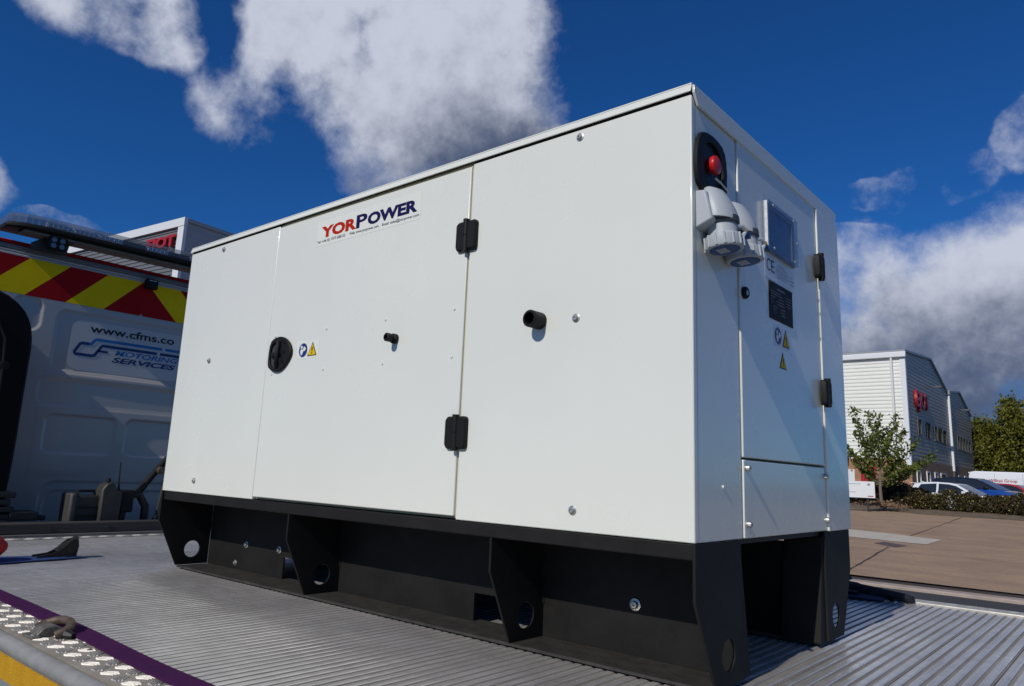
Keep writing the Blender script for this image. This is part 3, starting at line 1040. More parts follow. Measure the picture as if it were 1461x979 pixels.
for side in (0, 1):
    def Y(a):
        return a if side == 0 else GW - a
    w = MB()
    zt, zb = Z0 - .0318, ZB + .0065
    ya, yb = sorted((Y(YW), Y(YW + .006)))
    w.box(-GL + .006, -.008, ya, yb, 1.079, zt)
    for x0, x1 in ((-GL + .006, -1.580), (-1.284, -.716), (-.4975, -.008)):
        w.box(x0, x1, ya, yb, zb, 1.079)
    w.build('side_web', M_BLACK, skid)
    ya, yb = sorted((Y(.082), Y(YW + .03)))
    MB().box(-GL + .01, -.012, ya, yb, ZB, ZB + .006).build('foot_flange', M_FLANGE, skid)
    outer = [(0, Z0 - (.0318 if 0 else .001)), (0, Z0 - .103), (.080, ZB + .0), (YW, ZB + .0), (YW, Z0 - .001)]
    for gxx, t in ((-GL - .0005, .006), (-1.284, .006), (-.4975, .006), (-.0055, .006)):
        end = gxx in (-GL - .0005, -.0055)
        top = Z0 - .001 if end else Z0 - .032
        oo = [(0.0 if end else .004, top), (0.0 if end else .004, Z0 - .103), (.080, ZB + .0062), (YW - .0005, ZB + .0062), (YW - .0005, top)]
        O, I = hole_poly(oo, (.136, Z0 - .209), .0295, 28)
        if side:
            O, I = [(GW - a, b) for a, b in O], [(GW - a, b) for a, b in I]
        MB().ring(O, I, 'x', gxx, gxx + t).build('gusset', M_BLACK, skid, bevel=.0008)
    for gxx in (-1.284, -.4975):
        wb_ = MB()
        for e in (0, .0065):
            yy_ = Y(YW - .002)
            wb_.tube([(gxx + e, yy_ + .0006 * math.sin(q_ * 2.3), 1.083 + q_ * .006) for q_ in range(26)], [.0024 + .0007 * math.sin(q_ * 1.9) for q_ in range(26)], 6)
        wb_.build('weld_bead', M_BLACK, skid, smooth=True)
    # slanted stiffener inside the channel end
    ya, yb = sorted((Y(YW + .0065), Y(YW + .042)))
    for x0, x1 in ((-.10, -.006), (-GL + .006, -GL + .10)):
        st_ = MB()
        st_.prism([(Y(YW - .0003), Z0 - .014), (Y(YW + .0075), Z0 - .014), (Y(YW + .046), ZB + .0075), (Y(YW - .0003), ZB + .0075)], 'x', -.0048 if x1 > -1 else -GL + .006, -.1 if x1 > -1 else -GL + .1)
        st_.build('stiffener', M_BLACK, skid)
for x, z, r in ((-1.815, 1.099, .0075), (-1.609, 1.10, .0075), (-1.876, 1.031, .0065), (-.241, 1.115, .0088)):
    bolt(skid, (x, YW, z), (0, -1, 0), r, r * 1.0)
MB().box(-GL + .03, -GL + .036, YW + .008, GW - YW - .008, ZB + .04, Z0 - .0125).build('light_block_plate', M_BLACK, skid)  # unseen plate added to stop light showing through the base
for x0 in (-1.62, -.46):
    MB().box(x0, x0 + .06, YW + .0375, GW - YW - .0375, Z0 - .11, Z0 - .033).build('cross_member', M_BLACK, skid)

# ------------------------------------------------------------------ recovery truck
truck = thing('recovery_truck', (-2.0, .61, 0.0), 'white cab recovery truck with ribbed aluminium deck and red and yellow chevrons', 'truck')
T = truck
TLOC = WLOC[T.name]
# deck planks running across the truck, each with six ribs
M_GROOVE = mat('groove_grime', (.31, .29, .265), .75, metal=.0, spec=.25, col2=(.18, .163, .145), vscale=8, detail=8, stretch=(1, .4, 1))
PITCH, NR = .026, 6
PW = PITCH * NR
pv = []
x = .0008
top = 0.0
prof = [(0.0008, -.030), (0.0008, -.0034)]
for k in range(NR):
    x0 = k * PITCH
    prof += [(x0 + .0032, -.0034), (x0 + .0046, -.0012), (x0 + .0070, 0), (x0 + .0190, 0), (x0 + .0214, -.0012), (x0 + .0228, -.0034)]
prof += [(PW - .0008, -.0034), (PW - .0008, -.030)]
YN, YF = -.545, 1.700
pm = MB().prism(prof, 'y', YN, YF)
first = None
xs0 = -3.235
NP = 34
for k in range(NP):
    if first is None:
        first = MB()
        first.v = [(a + xs0, b, c + 1.0) for a, b, c in pm.v]
        first.f = pm.f
        first = first.build('deck_plank', M_ALU, T)
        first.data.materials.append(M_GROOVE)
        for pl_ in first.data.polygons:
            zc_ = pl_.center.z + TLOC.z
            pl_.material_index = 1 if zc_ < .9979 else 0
    else:
        o = first.copy()
        COL.objects.link(o)
        o.location = (k * PW, 0, 0)
XE = xs0 + NP * PW
# five-bar chequer plate edges
tb = MB()
for k in range(5):
    c = (k - 2) * .0046
    l = .019 - abs(k - 2) * .0035
    tb.add([(-l, c - .0016, 0), (l, c - .0016, 0), (l, c + .0016, 0), (-l, c + .0016, 0), (-l * .9, c - .0008, .0015), (l * .9, c - .0008, .0015), (l * .9, c + .0008, .0015), (-l * .9, c + .0008, .0015)],
           [(0, 1, 5, 4), (1, 2, 6, 5), (2, 3, 7, 6), (3, 0, 4, 7), (4, 5, 6, 7)])
TREAD = tb.mesh('tread_bar')
TREAD.materials.append(M_TREAD)


def treads(plate, x0, x1, y0, y1, z, px=.044, far=False):
    xx = x0
    j = 0
    nrow = max(1, int(round((y1 - y0) / .037)))
    while xx < x1:
        for r in range(nrow):
            o = bpy.data.objects.new('tread_bar', TREAD)
            COL.objects.link(o)
            o.parent = plate
            yy = y0 + (r + .5) * (y1 - y0) / nrow
            o.location = Vector((xx + .022 * (r % 2), yy, z)) - TLOC
            o.rotation_euler = (0, 0, R(38) if (j + r) % 2 else R(128))
        xx += px
        j += 1


cp = MB().box(xs0 - .01, XE, -.663, YN - .002, .965, .998).build('chequer_plate', M_CHEQ, T)
treads(cp, -2.2, -.05, -.655, -.552, .9981)
cpf = MB().box(xs0 - .01, XE, YF + .002, YF + .036, .965, 1.006).build('edge_trim', mat('pale_trim', (.5, .48, .43), .45, metal=.3, var=.2, vscale=9), T, bevel=.003)
MB().box(xs0 - .01, XE, YF + .038, YF + .052, .95, .994).build('trim_channel', M_INNER, T)
cf2 = MB().box(xs0 - .01, XE, YF + .054, YF + .100, .965, 1.002).build('chequer_plate', M_CHEQ, T)
treads(cf2, -.25, .75, YF + .056, YF + .098, 1.0022, .03)
cc = MB().box(xs0 - .10, xs0 - .012, YN, YF, .965, 1.0).build('chequer_plate', M_CHEQ, T)
yy = -.3
k = 0
while yy < .75:
    for xx in (xs0 - .07, xs0 - .034):
        o = bpy.data.objects.new('tread_bar', TREAD)
        COL.objects.link(o)
        o.parent = cc
        o.location = Vector((xx, yy + (.02 if xx < xs0 - .05 else 0), 1.0002)) - TLOC
        o.rotation_euler = (0, 0, R(60) if k % 2 else R(105))
    yy += .04
    k += 1
# edge rail, skirt with amber tape
MB().tube([(xs0 - .1, -.683, .988), (-2, -.683, .988), (-1, -.684, .987), (XE, -.683, .988)], .0175, 14).build('edge_rail', M_RAIL, T, smooth=True)
sk = MB().box(xs0 - .1, XE, -.697, -.664, .80, .985).build('side_skirt', M_SKIRT, T)
MB().box(xs0 - .1, XE, -.7005, -.6975, .9300, .9755).build('reflective_tape', M_TAPE, sk)
MB().box(xs0 - .1, XE, YF + .102, YF + .125, .80, 1.0).build('side_skirt', M_SKIRT, T)
MB().box(xs0 - .1, XE, YN - .1, YF + .098, .90, .962).build('deck_frame', M_INNER, T)
MB().box(-5.6, XE - .2, .2, .33, .62, .89).box(-5.6, XE - .2, .89, 1.02, .62, .89).build('chassis', M_INNER, T)
for wx in (-4.9, -.6):
    for wy, d in ((-.62, 1), (1.84, -1)):
        wo = MB().lathe([(.20, 0), (.34, .01), (.37, .04), (.37, .19), (.34, .22), (.2, .22)], (wx, wy, .37), (0, d, 0), 28).build('wheel', M_RUBBER, T, smooth=True)
        MB().lathe([(.2, .005), (.17, .03), (.05, .03), (.05, .0), (0, 0)], (wx, wy, .37), (0, d, 0), 24).build('rim', M_RAIL, wo, smooth=True)
# lashing ring on the near edge
lr = MB()
pts = []
for k in range(17):
    a = R(-20 + 220 * k / 16)
    pts.append((-1.224 + .056 * math.cos(a), -.606 + .032 * math.sin(a), 1.010 + .012 * math.sin(a)))
lr.tube(pts, .0092, 10)
ring = lr.build('lashing_ring', M_RUST, T, smooth=True)
br = MB()
br.prism([(-.642, .9985), (-.590, .9985), (-.590, 1.012), (-.606, 1.020), (-.630, 1.018), (-.642, 1.006)], 'x', -1.247, -1.200)
br.box(-1.255, -1.192, -.655, -.636, .9985, 1.003)
br.build('ring_bracket', mat('worn_bracket', (.15, .135, .115), .6, metal=.3, var=.45, vscale=45, bump=.3, bscale=150), ring, bevel=.002)
MB().lathe([(.005, 0), (.004, .003), (0, .0035)], (-1.210, -.646, 1.003), (0, 0, 1), 8).build('screw', M_ZINC, ring)
MB().tube([(-1.182, -.606, 1.008), (-1.166, -.598, 1.007), (-1.148, -.590, 1.005)], [.010, .012, .006], 8).build('ring_pin', M_RUBBER, ring, smooth=True)
for x, y in ((-1.52, -.63), (-1.03, -.60), (-2.0, -.60)):
    MB().lathe([(.006, 0), (.005, .0025), (0, .003)], (x, y, .998), (0, 0, 1), 10).build('screw', M_RUST, cp)

# headboard timber in front of the cab
XC = -3.95
hb = MB().box(-3.46, -3.372, -.62, 1.84, 1.012, 1.062).build('headboard_rail', M_WOOD, T, bevel=.004)
for y in (.105, .37, .64, .91):
    MB().lathe([(.012, 0), (.012, .0015), (.008, .0015)], (-3.372, y, 1.035), (1, 0, 0), 12).build('bolt_hole', M_INNER, hb)
MB().box(-3.46, -3.335, -.60, 1.82, .9995, 1.0115).build('headboard_foot', mat('dull_grey', (.13, .125, .12), .6, var=.2, vscale=15), T)
MB().box(XC - .05, -3.465, -.55, 1.77, .93, .985).build('cab_gap_floor', M_INNER, T)

# cab rear wall: pressed sheet as a height field
CY = .60


def sd_rr(y, z, y0, y1, z0, z1, r):
    cy, cz, hy, hz = (y0 + y1) / 2, (z0 + z1) / 2, (y1 - y0) / 2 - r, (z1 - z0) / 2 - r
    a, b = np.abs(y - cy) - hy, np.abs(z - cz) - hz
    return np.sqrt(np.maximum(a, 0) ** 2 + np.maximum(b, 0) ** 2) + np.minimum(np.maximum(a, b), 0) - r


def sstep(t):
    t = np.clip(t, 0, 1)
    return t * t * (3 - 2 * t)


ys = np.linspace(CY - .93, CY + .93, 330)
zs = np.linspace(.96, 2.232, 240)
YY, ZZ = np.meshgrid(ys, zs)
H = np.zeros_like(YY)


def recess(y0, y1, z0, z1, r, d, soft):
    global H
    H = H - d * sstep(-sd_rr(YY, ZZ, y0, y1, z0, z1, r) / soft)


recess(.165, 2 * CY - .165, 1.845, 2.195, .05, .006, .012)
recess(.12, 1.08, 1.655, 1.80, .05, .0022, .012)
H = H + .0065 * (sstep((1.842 - ZZ) / .012) - sstep((1.815 - ZZ) / .03)) * sstep(-sd_rr(YY, ZZ, .14, 1.06, 1.6, 2.0, .02) / .02)
H = H + .0028 * sstep((1.652 - ZZ) / .010) * sstep(-sd_rr(YY, ZZ, .13, 1.07, .8, 2.0, .02) / .02) - .0028 * sstep((1.30 - ZZ) / .05) * sstep(-sd_rr(YY, ZZ, .13, 1.07, .8, 2.0, .02) / .02)
recess(.182, .57, 1.385, 1.61, .045, .010, .014)
recess(.615, 1.01, 1.385, 1.61, .045, .010, .014)
recess(.205, .995, .8, 1.245, .09, .006, .016)
recess(.235, .965, .8, 1.195, .07, .006, .012)
recess(.025, .05, 1.52, 1.70, .011, .004, .006)
recess(.028, .053, 1.18, 1.34, .011, .004, .006)
recess(-.06, .095, 2.04, 2.24, .06, .007, .016)
# sides curve forward
H = H - .10 * np.clip((np.abs(YY - CY) - .86) / .07, 0, 1) ** 2
H = H + .0012 * np.sin(YY * 7.0 + 1) * np.sin(ZZ * 6.0)
ny, nz = len(ys), len(zs)
wall = MB()
wall.v = list(map(tuple, np.stack([XC + H, YY, ZZ], -1).reshape(-1, 3)))
wall.f = [(j * ny + i, j * ny + i + 1, (j + 1) * ny + i + 1, (j + 1) * ny + i) for j in range(nz - 1) for i in range(ny - 1)]
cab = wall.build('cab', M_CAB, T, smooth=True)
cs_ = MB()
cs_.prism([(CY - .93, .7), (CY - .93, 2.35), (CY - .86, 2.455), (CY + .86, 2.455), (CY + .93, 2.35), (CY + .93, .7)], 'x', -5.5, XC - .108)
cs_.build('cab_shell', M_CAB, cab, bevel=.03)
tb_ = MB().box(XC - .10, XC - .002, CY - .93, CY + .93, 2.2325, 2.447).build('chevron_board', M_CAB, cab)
# chevron stripes on the band
zb_, zt_ = 2.2345, 2.442
sl_ = .205          # horizontal run of a stripe over the band height
wdt = .206
for s in (-1, 1):
    for k in range(-1, 6):
        a0 = .013 + k * wdt      # distance of the stripe's top inner edge from the apex
        poly = [(a0, zt_), (a0 + wdt, zt_), (a0 + wdt + sl_, zb_), (a0 + sl_, zb_)]
        # clip to 0 <= a <= .92
        def clip(poly, lim, keep_less):
            o = []
            for i in range(len(poly)):
                p, q = poly[i], poly[(i + 1) % len(poly)]
                pi = p[0] <= lim if keep_less else p[0] >= lim
                qi = q[0] <= lim if keep_less else q[0] >= lim
                if pi:
                    o.append(p)
                if pi != qi:
                    t = (lim - p[0]) / (q[0] - p[0])
                    o.append((lim, p[1] + (q[1] - p[1]) * t))
            return o
        poly = clip(clip(poly, 0.0, False), .925, True)
        if len(poly) < 3:
            continue
        flat('chevron_stripe', P_end, [(.618 + s * a, z) for a, z in poly], XC - .0015, M_CHYEL if k % 2 == 0 else M_CHRED, tb_, .0012)
gt = MB()
gt.tube([(XC - .012, CY - .92, 2.450), (XC - .012, CY + .92, 2.450)], .009, 8)
gt.tube([(XC - .010, CY - .92, 2.466), (XC - .010, CY + .92, 2.466)], .006, 8)
gt.build('gutter_rail', mat('gutter_white', (.55, .56, .57), .35, metal=.3), cab, smooth=True)
rb = MB().box(XC - .09, XC - .004, CY - 1.0, CY + .95, 2.472, 2.503).build('roof_beam', M_BEAM, cab, bevel=.008)
MB().box(XC - .085, XC - .002, CY - 1.0, CY + .95, 2.5035, 2.522).build('beam_stripe', M_CHRED, rb, bevel=.004)
# decal with web address and logo
XD = XC - .0052
dec = flat('cab_decal', P_end, rrect(.252, .955, 1.862, 2.152, .05, 6), XD, mat('decal_white', (.48, .47, .45), .25), cab, .0008)
M_DK = mat('decal_black', (.006, .006, .006), .4)
M_DB1 = mat('decal_blue', (.01, .14, .36), .4)
M_DB2 = mat('decal_navy', (.008, .025, .12), .4)
xt = XD + .002
text('lettering', 'www.cfms.co', M_DK, dec, (xt, .346, 2.088), (0, 1, 0), (0, 0, 1), .498, .047, bold=.022)


def stroke(path, w, m):
    P = [Vector(p) for p in path]
    L_, R_ = [], []
    for i, p in enumerate(P):
        d0 = (p - P[i - 1]).normalized() if i else (P[1] - p).normalized()
        d1 = (P[i + 1] - p).normalized() if i < len(P) - 1 else d0
        n0, n1 = Vector((-d0.y, d0.x)), Vector((-d1.y, d1.x))
        b = (n0 + n1).normalized()
        k = w / 2 / max(.4, b.dot(n0))
        L_.append(p + b * k)
        R_.append(p - b * k)
    mb = MB()
    n = len(P)
    mb.add([(xt, p.x, p.y) for p in L_] + [(xt, p.x, p.y) for p in R_], [(i, i + 1, n + i + 1, n + i) for i in range(n - 1)])
    return mb.build('logo_stroke', m, dec)


stroke([(.352, 2.019), (.317, 2.019), (.305, 2.013), (.281, 1.966), (.284, 1.956), (.290, 1.953), (.378, 1.953), (.390, 1.958), (.423, 2.015), (.430, 2.019), (.745, 2.019)], .017, M_DB2)
stroke([(.350, 2.019), (.366, 2.021), (.385, 2.047), (.393, 2.0505), (.775, 2.0505)], .017, M_DB1)
stroke([(.405, 1.985), (.462, 1.985)], .013, M_DB2)
stroke([(.795, 2.0505), (.92, 2.0505)], .017, M_DB1)
stroke([(.765, 2.019), (.92, 2.019)], .017, M_DB2)
text('lettering', 'MOTORING', M_DB1, dec, (xt, .500, 1.972), (0, 1, 0), (0, 0, 1), .383, .032, bold=.028, shear=.25)
text('lettering', 'SERVICES', M_DB2, dec, (xt, .488, 1.930), (0, 1, 0), (0, 0, 1), .383, .032, bold=.035, shear=.25)
# beacon bar on brackets
lbx, lz = XC + .075, 2.600
lb = MB()
lbp = [(lbx - .12, CY - .78), (lbx + .03, CY - .78), (lbx + .085, CY - .70), (lbx + .10, CY - .60), (lbx + .10, CY + .74), (lbx - .12, CY + .74)]
lb.prism(lbp, 'z', lz - .028, lz)
lbo = lb.build('beacon_bar', M_PLASTIC, T, bevel=.008)
ln_ = MB()
ring_ = [(lbx - .115, CY - .775), (lbx + .028, CY - .775), (lbx + .080, CY - .70), (lbx + .096, CY - .60), (lbx + .096, CY + .735), (lbx - .115, CY + .735)]
cx_ = lbx - .01
lay = []
for sc, z in ((1.0, lz + .001), (1.0, lz + .034), (.93, lz + .050), (.8, lz + .055)):
    lay.append([(cx_ + (a - cx_) * sc, CY + (b - CY) * (1 - (1 - sc) * .12), z) for a, b in ring_])
N = len(ring_)
ln_.add([p for l in lay for p in l], [(i * N + k, i * N + (k + 1) % N, (i + 1) * N + (k + 1) % N, (i + 1) * N + k) for i in range(3) for k in range(N)] + [tuple(range(3 * N, 4 * N))])
ln_.build('lens', M_LENS, lbo)
y = CY - .60
k = 0
while y < CY + .66:
    dk = k in (3, 5, 7, 9)
    w_ = .135
    md = MB()
    md.box(lbx + .045, lbx + .070, y, y + w_ - .008, lz + .001, lz + .032)
    mo = md.build('light_module', M_LEDD if dk else M_LED, lbo)
    if not dk:
        for q in range(5):
            MB().lathe([(.011, 0), (.007, -.006), (.004, -.006), (.003, .003), (0, .004)], (lbx + .0785, y + .015 + q * .0245, lz + .017), (1, 0, 0), 10).build('reflector', mat('led_chrome', (.7, .72, .75), .12, metal=1.0), mo, smooth=True)
    y += w_
    k += 1
for q in range(5):
    a = (lbx + .03 + .0105 * q, CY - .755 + .03 * q)
    MB().box(a[0] - .008, a[0] + .004, a[1], a[1] + .022, lz + .004, lz + .036).build('light_module', mat('led_chrome', (.7, .72, .75), .12, metal=1.0), lbo)
MB().box(lbx - .05, lbx + .06, CY - .70, CY + .73, lz - .044, lz - .0285).build('mounting_bar', M_BEAM, lbo, bevel=.006)
lbo.rotation_euler = (R(.7), 0, 0)
lbo.location = (0, 2.6 * R(.7), 0.002)
for yb_ in (.045, 1.15):
    bk = MB()
    bk.prism([(yb_ - .085, 2.4865), (yb_ + .095, 2.4865), (yb_ + .105, 2.55), (yb_ + .05, 2.552), (yb_ - .035, 2.552), (yb_ - .085, 2.515)], 'x', lbx - .02, lbx - .012)
    bk.prism([(yb_ - .04, 2.545), (yb_ + .11, 2.545), (yb_ + .11, 2.5525), (yb_ - .04, 2.5525)], 'x', lbx - .0125, lbx + .05)
    bk.build('bar_bracket', mat('bracket_dark', (.05, .05, .05), .5), T, bevel=.003)
wl_ = MB().box(lbx + .02, lbx + .065, .018, .118, 2.487, 2.562).build('work_lamp', M_PLASTIC, T, bevel=.012)
for a in (.047, .089):
    for b in (2.508, 2.541):
        MB().lathe([(.014, 0), (.010, -.004), (.005, -.004), (.004, .001), (0, .002)], (lbx + .0655, a, b), (1, 0, 0), 14).build('lamp_lens', mat('lamp_grey', (.22, .22, .22), .25, metal=.6), wl_, smooth=True)
MB().tube([(lbx + .03, .068, 2.56), (lbx + .03, .075, 2.575), (lbx, .085, 2.58)], .006, 6).build('lamp_bracket', M_PLASTIC, wl_)
ml = MB().box(XC + .0005, XC + .045, .608, .680, 2.405, 2.466).build('marker_lamp', M_PLASTIC, T, bevel=.010)
MB().box(XC + .0455, XC + .0465, .622, .640, 2.452, 2.458).box(XC + .0455, XC + .0465, .646, .664, 2.452, 2.458).build('lamp_lens', M_PALE, ml)
# black moulded intake housing beside the cab
pod = [(-.72, 1.02), (-.72, 2.10), (-.58, 2.185), (-.33, 2.190), (-.20, 2.165), (-.110, 2.105), (-.062, 2.03), (-.042, 1.93), (-.042, 1.83), (-.042, 1.62), (-.040, 1.40), (-.045, 1.22), (-.060, 1.02)]
pp = MB()
cyp, czp = -.4, 1.6
lay = []
for sc, xx in ((1.0, -3.975), (1.0, -3.62), (.99, -3.575), (.95, -3.555)):
    lay.append([(xx, cyp + (a - cyp) * sc, czp + (b - czp) * (1 - (1 - sc) * .6)) for a, b in smoothpoly(pod, 1)])
N = len(lay[0])
pp.add([p for l in lay for p in l], [(i * N + k, i * N + (k + 1) % N, (i + 1) * N + (k + 1) % N, (i + 1) * N + k) for i in range(3) for k in range(N)] + [tuple(range(3 * N, 4 * N)), tuple(range(N - 1, -1, -1))])
po = pp.build('intake_housing', mat('housing_black', (.006, .0055, .005), .6, spec=.12, bump=.08, bscale=200), T, smooth=True)
pr = MB()
pr.tube([(-3.556, -.30, 2.08), (-3.554, -.215, 2.02), (-3.554, -.17, 1.93), (-3.554, -.16, 1.80), (-3.554, -.155, 1.55), (-3.554, -.15, 1.25), (-3.556, -.15, 1.08)], .007, 8)
pr.build('moulded_rib', M_PLASTIC, po, smooth=True)
for z in (1.80, 1.23):
    MB().lathe([(.022, 0), (.022, .006), (.015, .009), (.008, .008)], (-3.556, -.155 if z > 1.5 else -.15, z), (1, 0, 0), 16).build('boss', M_PLASTIC, po, smooth=True)
pbk = MB()
for k in range(4):
    pbk.box(-3.66, -3.53, -.6 + 0, -.035 + .018 * (k % 2), 1.065 + k * .035, 1.094 + k * .035)
pbk.box(-3.66, -3.53, -.035, .09, 1.062, 1.105)
pbk.box(-3.66, -3.54, .07, .13, 1.062, 1.085)
pbk.build('step_block', M_RUBBER, T, bevel=.006)

# ------------------------------------------------------------------ things lying on the deck
ps = MB()
path, side = [], []
for k in range(60):
    x = -3.1 + k * .045
    yv = -.553 - .018 * max(0, min(1, (x + 1.6) / .8)) + .004 * math.sin(x * 3.1)
    zz = 1.0035 + .0008 * math.sin(x * 9)
    path.append((x, yv, zz))
    side.append((0, 1, .01 * math.sin(x * 5)))
ps.strap(path, .047, .0032, side)
st = tag(ps.build('lashing_strap', M_PURPLE), 'long flat purple webbing strap lying along the near deck edge', 'strap')

bs = thing('ratchet_buckle', (-2.53, -.15, 1.0), 'black metal ratchet buckle on blue cloth at left of deck', 'buckle')
MB().add([(-2.62, -.36, 1.004), (-2.42, -.40, 1.004), (-2.475, -.065, 1.004), (-2.56, -.12, 1.004), (-2.62, -.36, 1.007), (-2.42, -.40, 1.007), (-2.475, -.065, 1.007), (-2.56, -.12, 1.007)],
         [(0, 1, 2, 3), (4, 5, 6, 7), (0, 1, 5, 4), (1, 2, 6, 5), (2, 3, 7, 6), (3, 0, 4, 7)]).build('blue_cloth', mat('blue_cloth', (.02, .05, .17), .8, bump=.2, bscale=300), bs)
M_RAT = mat('ratchet_black', (.03, .028, .026), .45, metal=.4, var=.3, vscale=40)
rk = MB()
rk.prism([(-.235, 1.009), (-.10, 1.009), (-.095, 1.045), (-.10, 1.072), (-.118, 1.071), (-.135, 1.058), (-.16, 1.034), (-.185, 1.022), (-.235, 1.016)], 'x', -2.545, -2.539)
rk.prism([(-.235, 1.009), (-.10, 1.009), (-.095, 1.045), (-.10, 1.072), (-.118, 1.071), (-.135, 1.058), (-.16, 1.034), (-.185, 1.022), (-.235, 1.016)], 'x', -2.495, -2.489)
rk.build('side_plate', M_RAT, bs, bevel=.001)
MB().cyl((-2.55, -.12, 1.03), (-2.485, -.12, 1.03), .010, n=12).build('spindle', M_RAT, bs, smooth=True)
MB().add([(-2.54, -.165, 1.03), (-2.495, -.165, 1.03), (-2.495, -.098, 1.075), (-2.54, -.098, 1.075), (-2.54, -.165, 1.034), (-2.495, -.165, 1.034), (-2.495, -.098, 1.079), (-2.54, -.098, 1.079)],
         [(0, 1, 2, 3), (4, 5, 6, 7), (0, 1, 5, 4), (1, 2, 6, 5), (2, 3, 7, 6), (3, 0, 4, 7)]).build('lever', M_RAT, bs)

rbg = thing('red_strap_bag', (-2.5, -.42, 1.0), 'red fabric bundle cut off by the left edge of the picture', 'bag')
rr = MB()
N = 18
lay = []
for k, (t, rad) in enumerate(((0, .02), (.03, .055), (.10, .066), (.2, .07), (.30, .066), (.36, .05), (.385, .02))):
    lay.append([(-2.50 + rad * (1.15 + .08 * math.sin(3 * a + k)) * math.cos(a), -.722 + t, 1.005 + max(0.0, .050 + rad * .75 * math.sin(a))) for a in [2 * math.pi * j / N for j in range(N)]])
rr.add([p for l in lay for p in l], [(i * N + k, i * N + (k + 1) % N, (i + 1) * N + (k + 1) % N, (i + 1) * N + k) for i in range(len(lay) - 1) for k in range(N)] + [tuple(range(N)), tuple(range((len(lay) - 1) * N, len(lay) * N))])
rr.build('bundle', mat('red_fabric', (.42, .015, .012), .75, var=.3, vscale=14, bump=.4, bscale=60), rbg, smooth=True)
MB().tube([(-2.44, -.64, 1.02), (-2.43, -.52, 1.04), (-2.44, -.385, 1.02)], .014, 8).build('fold', mat('red_fabric', (.42, .015, .012), .75), rbg, smooth=True)

# pile of dark webbing behind the far leg
wp = thing('webbing_pile', (-.35, 1.70, 1.0), 'heap of dark navy webbing straps at the far deck edge', 'strap')
M_NAVY = mat('navy_webbing', (.008, .010, .018), .85, bump=.3, bscale=300)
M_NAVY2 = mat('blue_webbing', (.012, .03, .07), .8, bump=.3, bscale=300)
rnd = random.Random(3)
for k in range(13):
    a = MB()
    y0 = 1.62 + rnd.uniform(-.03, .09)
    z0 = 1.008 + (k / 13) * .075
    xa, xb = -1.0 + rnd.uniform(0, .3), -.08 - (k / 13) * .26 + rnd.uniform(-.05, .03)
    path = []
    for q in range(11):
        t = q / 10
        path.append((xa + (xb - xa) * t, y0 + .03 * math.sin(t * 6 + k) + .03 * t, z0 * (1 - t) + (1.004 + (z0 - 1.004) * .35) * t + .006 * math.sin(t * 9 + k * 2)))
    a.strap(path, .05, .005, (0, 1, rnd.uniform(-.5, .5)))
    a.build('strap_loop', M_NAVY if k % 4 else M_NAVY2, wp)
lo = MB()
lo.strap([(-.235, 1.72, 1.05), (-.262, 1.722, 1.08), (-.292, 1.725, 1.112), (-.318, 1.73, 1.128), (-.338, 1.74, 1.118), (-.33, 1.76, 1.07)], .035, .006, (.3, 1, .3))
lo.build('strap_loop', M_NAVY2, wp)
for k in range(4):
    a = MB()
    a.tube([(-.52 + k * .1, 1.65 + .02 * k, 1.012), (-.40 + k * .1, 1.67, 1.055 - .01 * k), (-.28 + k * .08, 1.69, 1.045 - .01 * k), (-.20 + k * .06, 1.68, 1.012)], .014, 8)
    a.build('strap_loop', M_NAVY, wp, smooth=True)

# clutter on the shelf behind the headboard
case = thing('tool_case', (-3.56, .3, .985), 'dark plastic tool case behind the headboard rail', 'case')
cb = MB().box(-3.62, -3.50, .228, .372, .9855, 1.185)
cb.build('case_body', mat('case_dark', (.02, .019, .018), .5, var=.2, vscale=20), case, bevel=.012)
MB().box(-3.63, -3.495, .214, .246, .9855, 1.196).build('case_edge', mat('case_grey', (.055, .052, .048), .5), case, bevel=.010)
MB().tube([(-3.555, .262, 1.185), (-3.555, .268, 1.206), (-3.555, .342, 1.206), (-3.555, .348, 1.185)], .007, 8).build('carry_handle', M_PLASTIC, case, smooth=True)
for z in (1.08, 1.12):
    MB().box(-3.4995, -3.494, .255, .36, z, z + .01).build('case_rib', M_PLASTIC, case)
ctl = thing('control_unit', (-3.53, .39, .985), 'grey hand controller with thin upright aerial beside tool case', 'controller')
MB().prism([(.352, .9855), (.45, .9855), (.455, 1.21), (.43, 1.215), (.40, 1.255), (.37, 1.248), (.350, 1.215)], 'x', -3.56, -3.47).build('control_body', mat('unit_grey', (.034, .031, .026), .55, var=.25, vscale=25), ctl, bevel=.008)
MB().tube([(-3.5, .444, 1.2), (-3.5, .438, 1.25), (-3.5, .434, 1.358)], [.007, .004, .0028], 8).build('aerial', M_PLASTIC, ctl, smooth=True)
MB().lathe([(.012, 0), (.010, .02), (.004, .024)], (-3.5, .385, 1.252), (0, 0, 1), 12).build('joystick', M_PLASTIC, ctl, smooth=True)
lev = thing('winch_lever', (-3.53, .6, .985), 'black folded lever arm and hoses leaning at the cab wall', 'winch lever')
a = MB()
a.tube([(-3.52, .50, 1.17), (-3.52, .555, 1.205), (-3.53, .62, 1.29), (-3.54, .70, 1.39), (-3.54, .78, 1.46)], [.016, .02, .018, .017, .016], 10)
a.build('lever_arm', M_PLASTIC, lev, smooth=True)
a = MB()
a.tube([(-3.52, .475, .986), (-3.52, .48, 1.10), (-3.52, .51, 1.185), (-3.52, .56, 1.19), (-3.52, .60, 1.13), (-3.52, .605, .986)], .021, 10)
a.build('hose', M_RUBBER, lev, smooth=True)
a = MB()
a.tube([(-3.50, .66, .986), (-3.50, .665, 1.1), (-3.52, .69, 1.25), (-3.53, .72, 1.34)], .013, 8)
a.tube([(-3.49, .60, .986), (-3.49, .63, 1.04), (-3.50, .665, 1.09)], .012, 8)
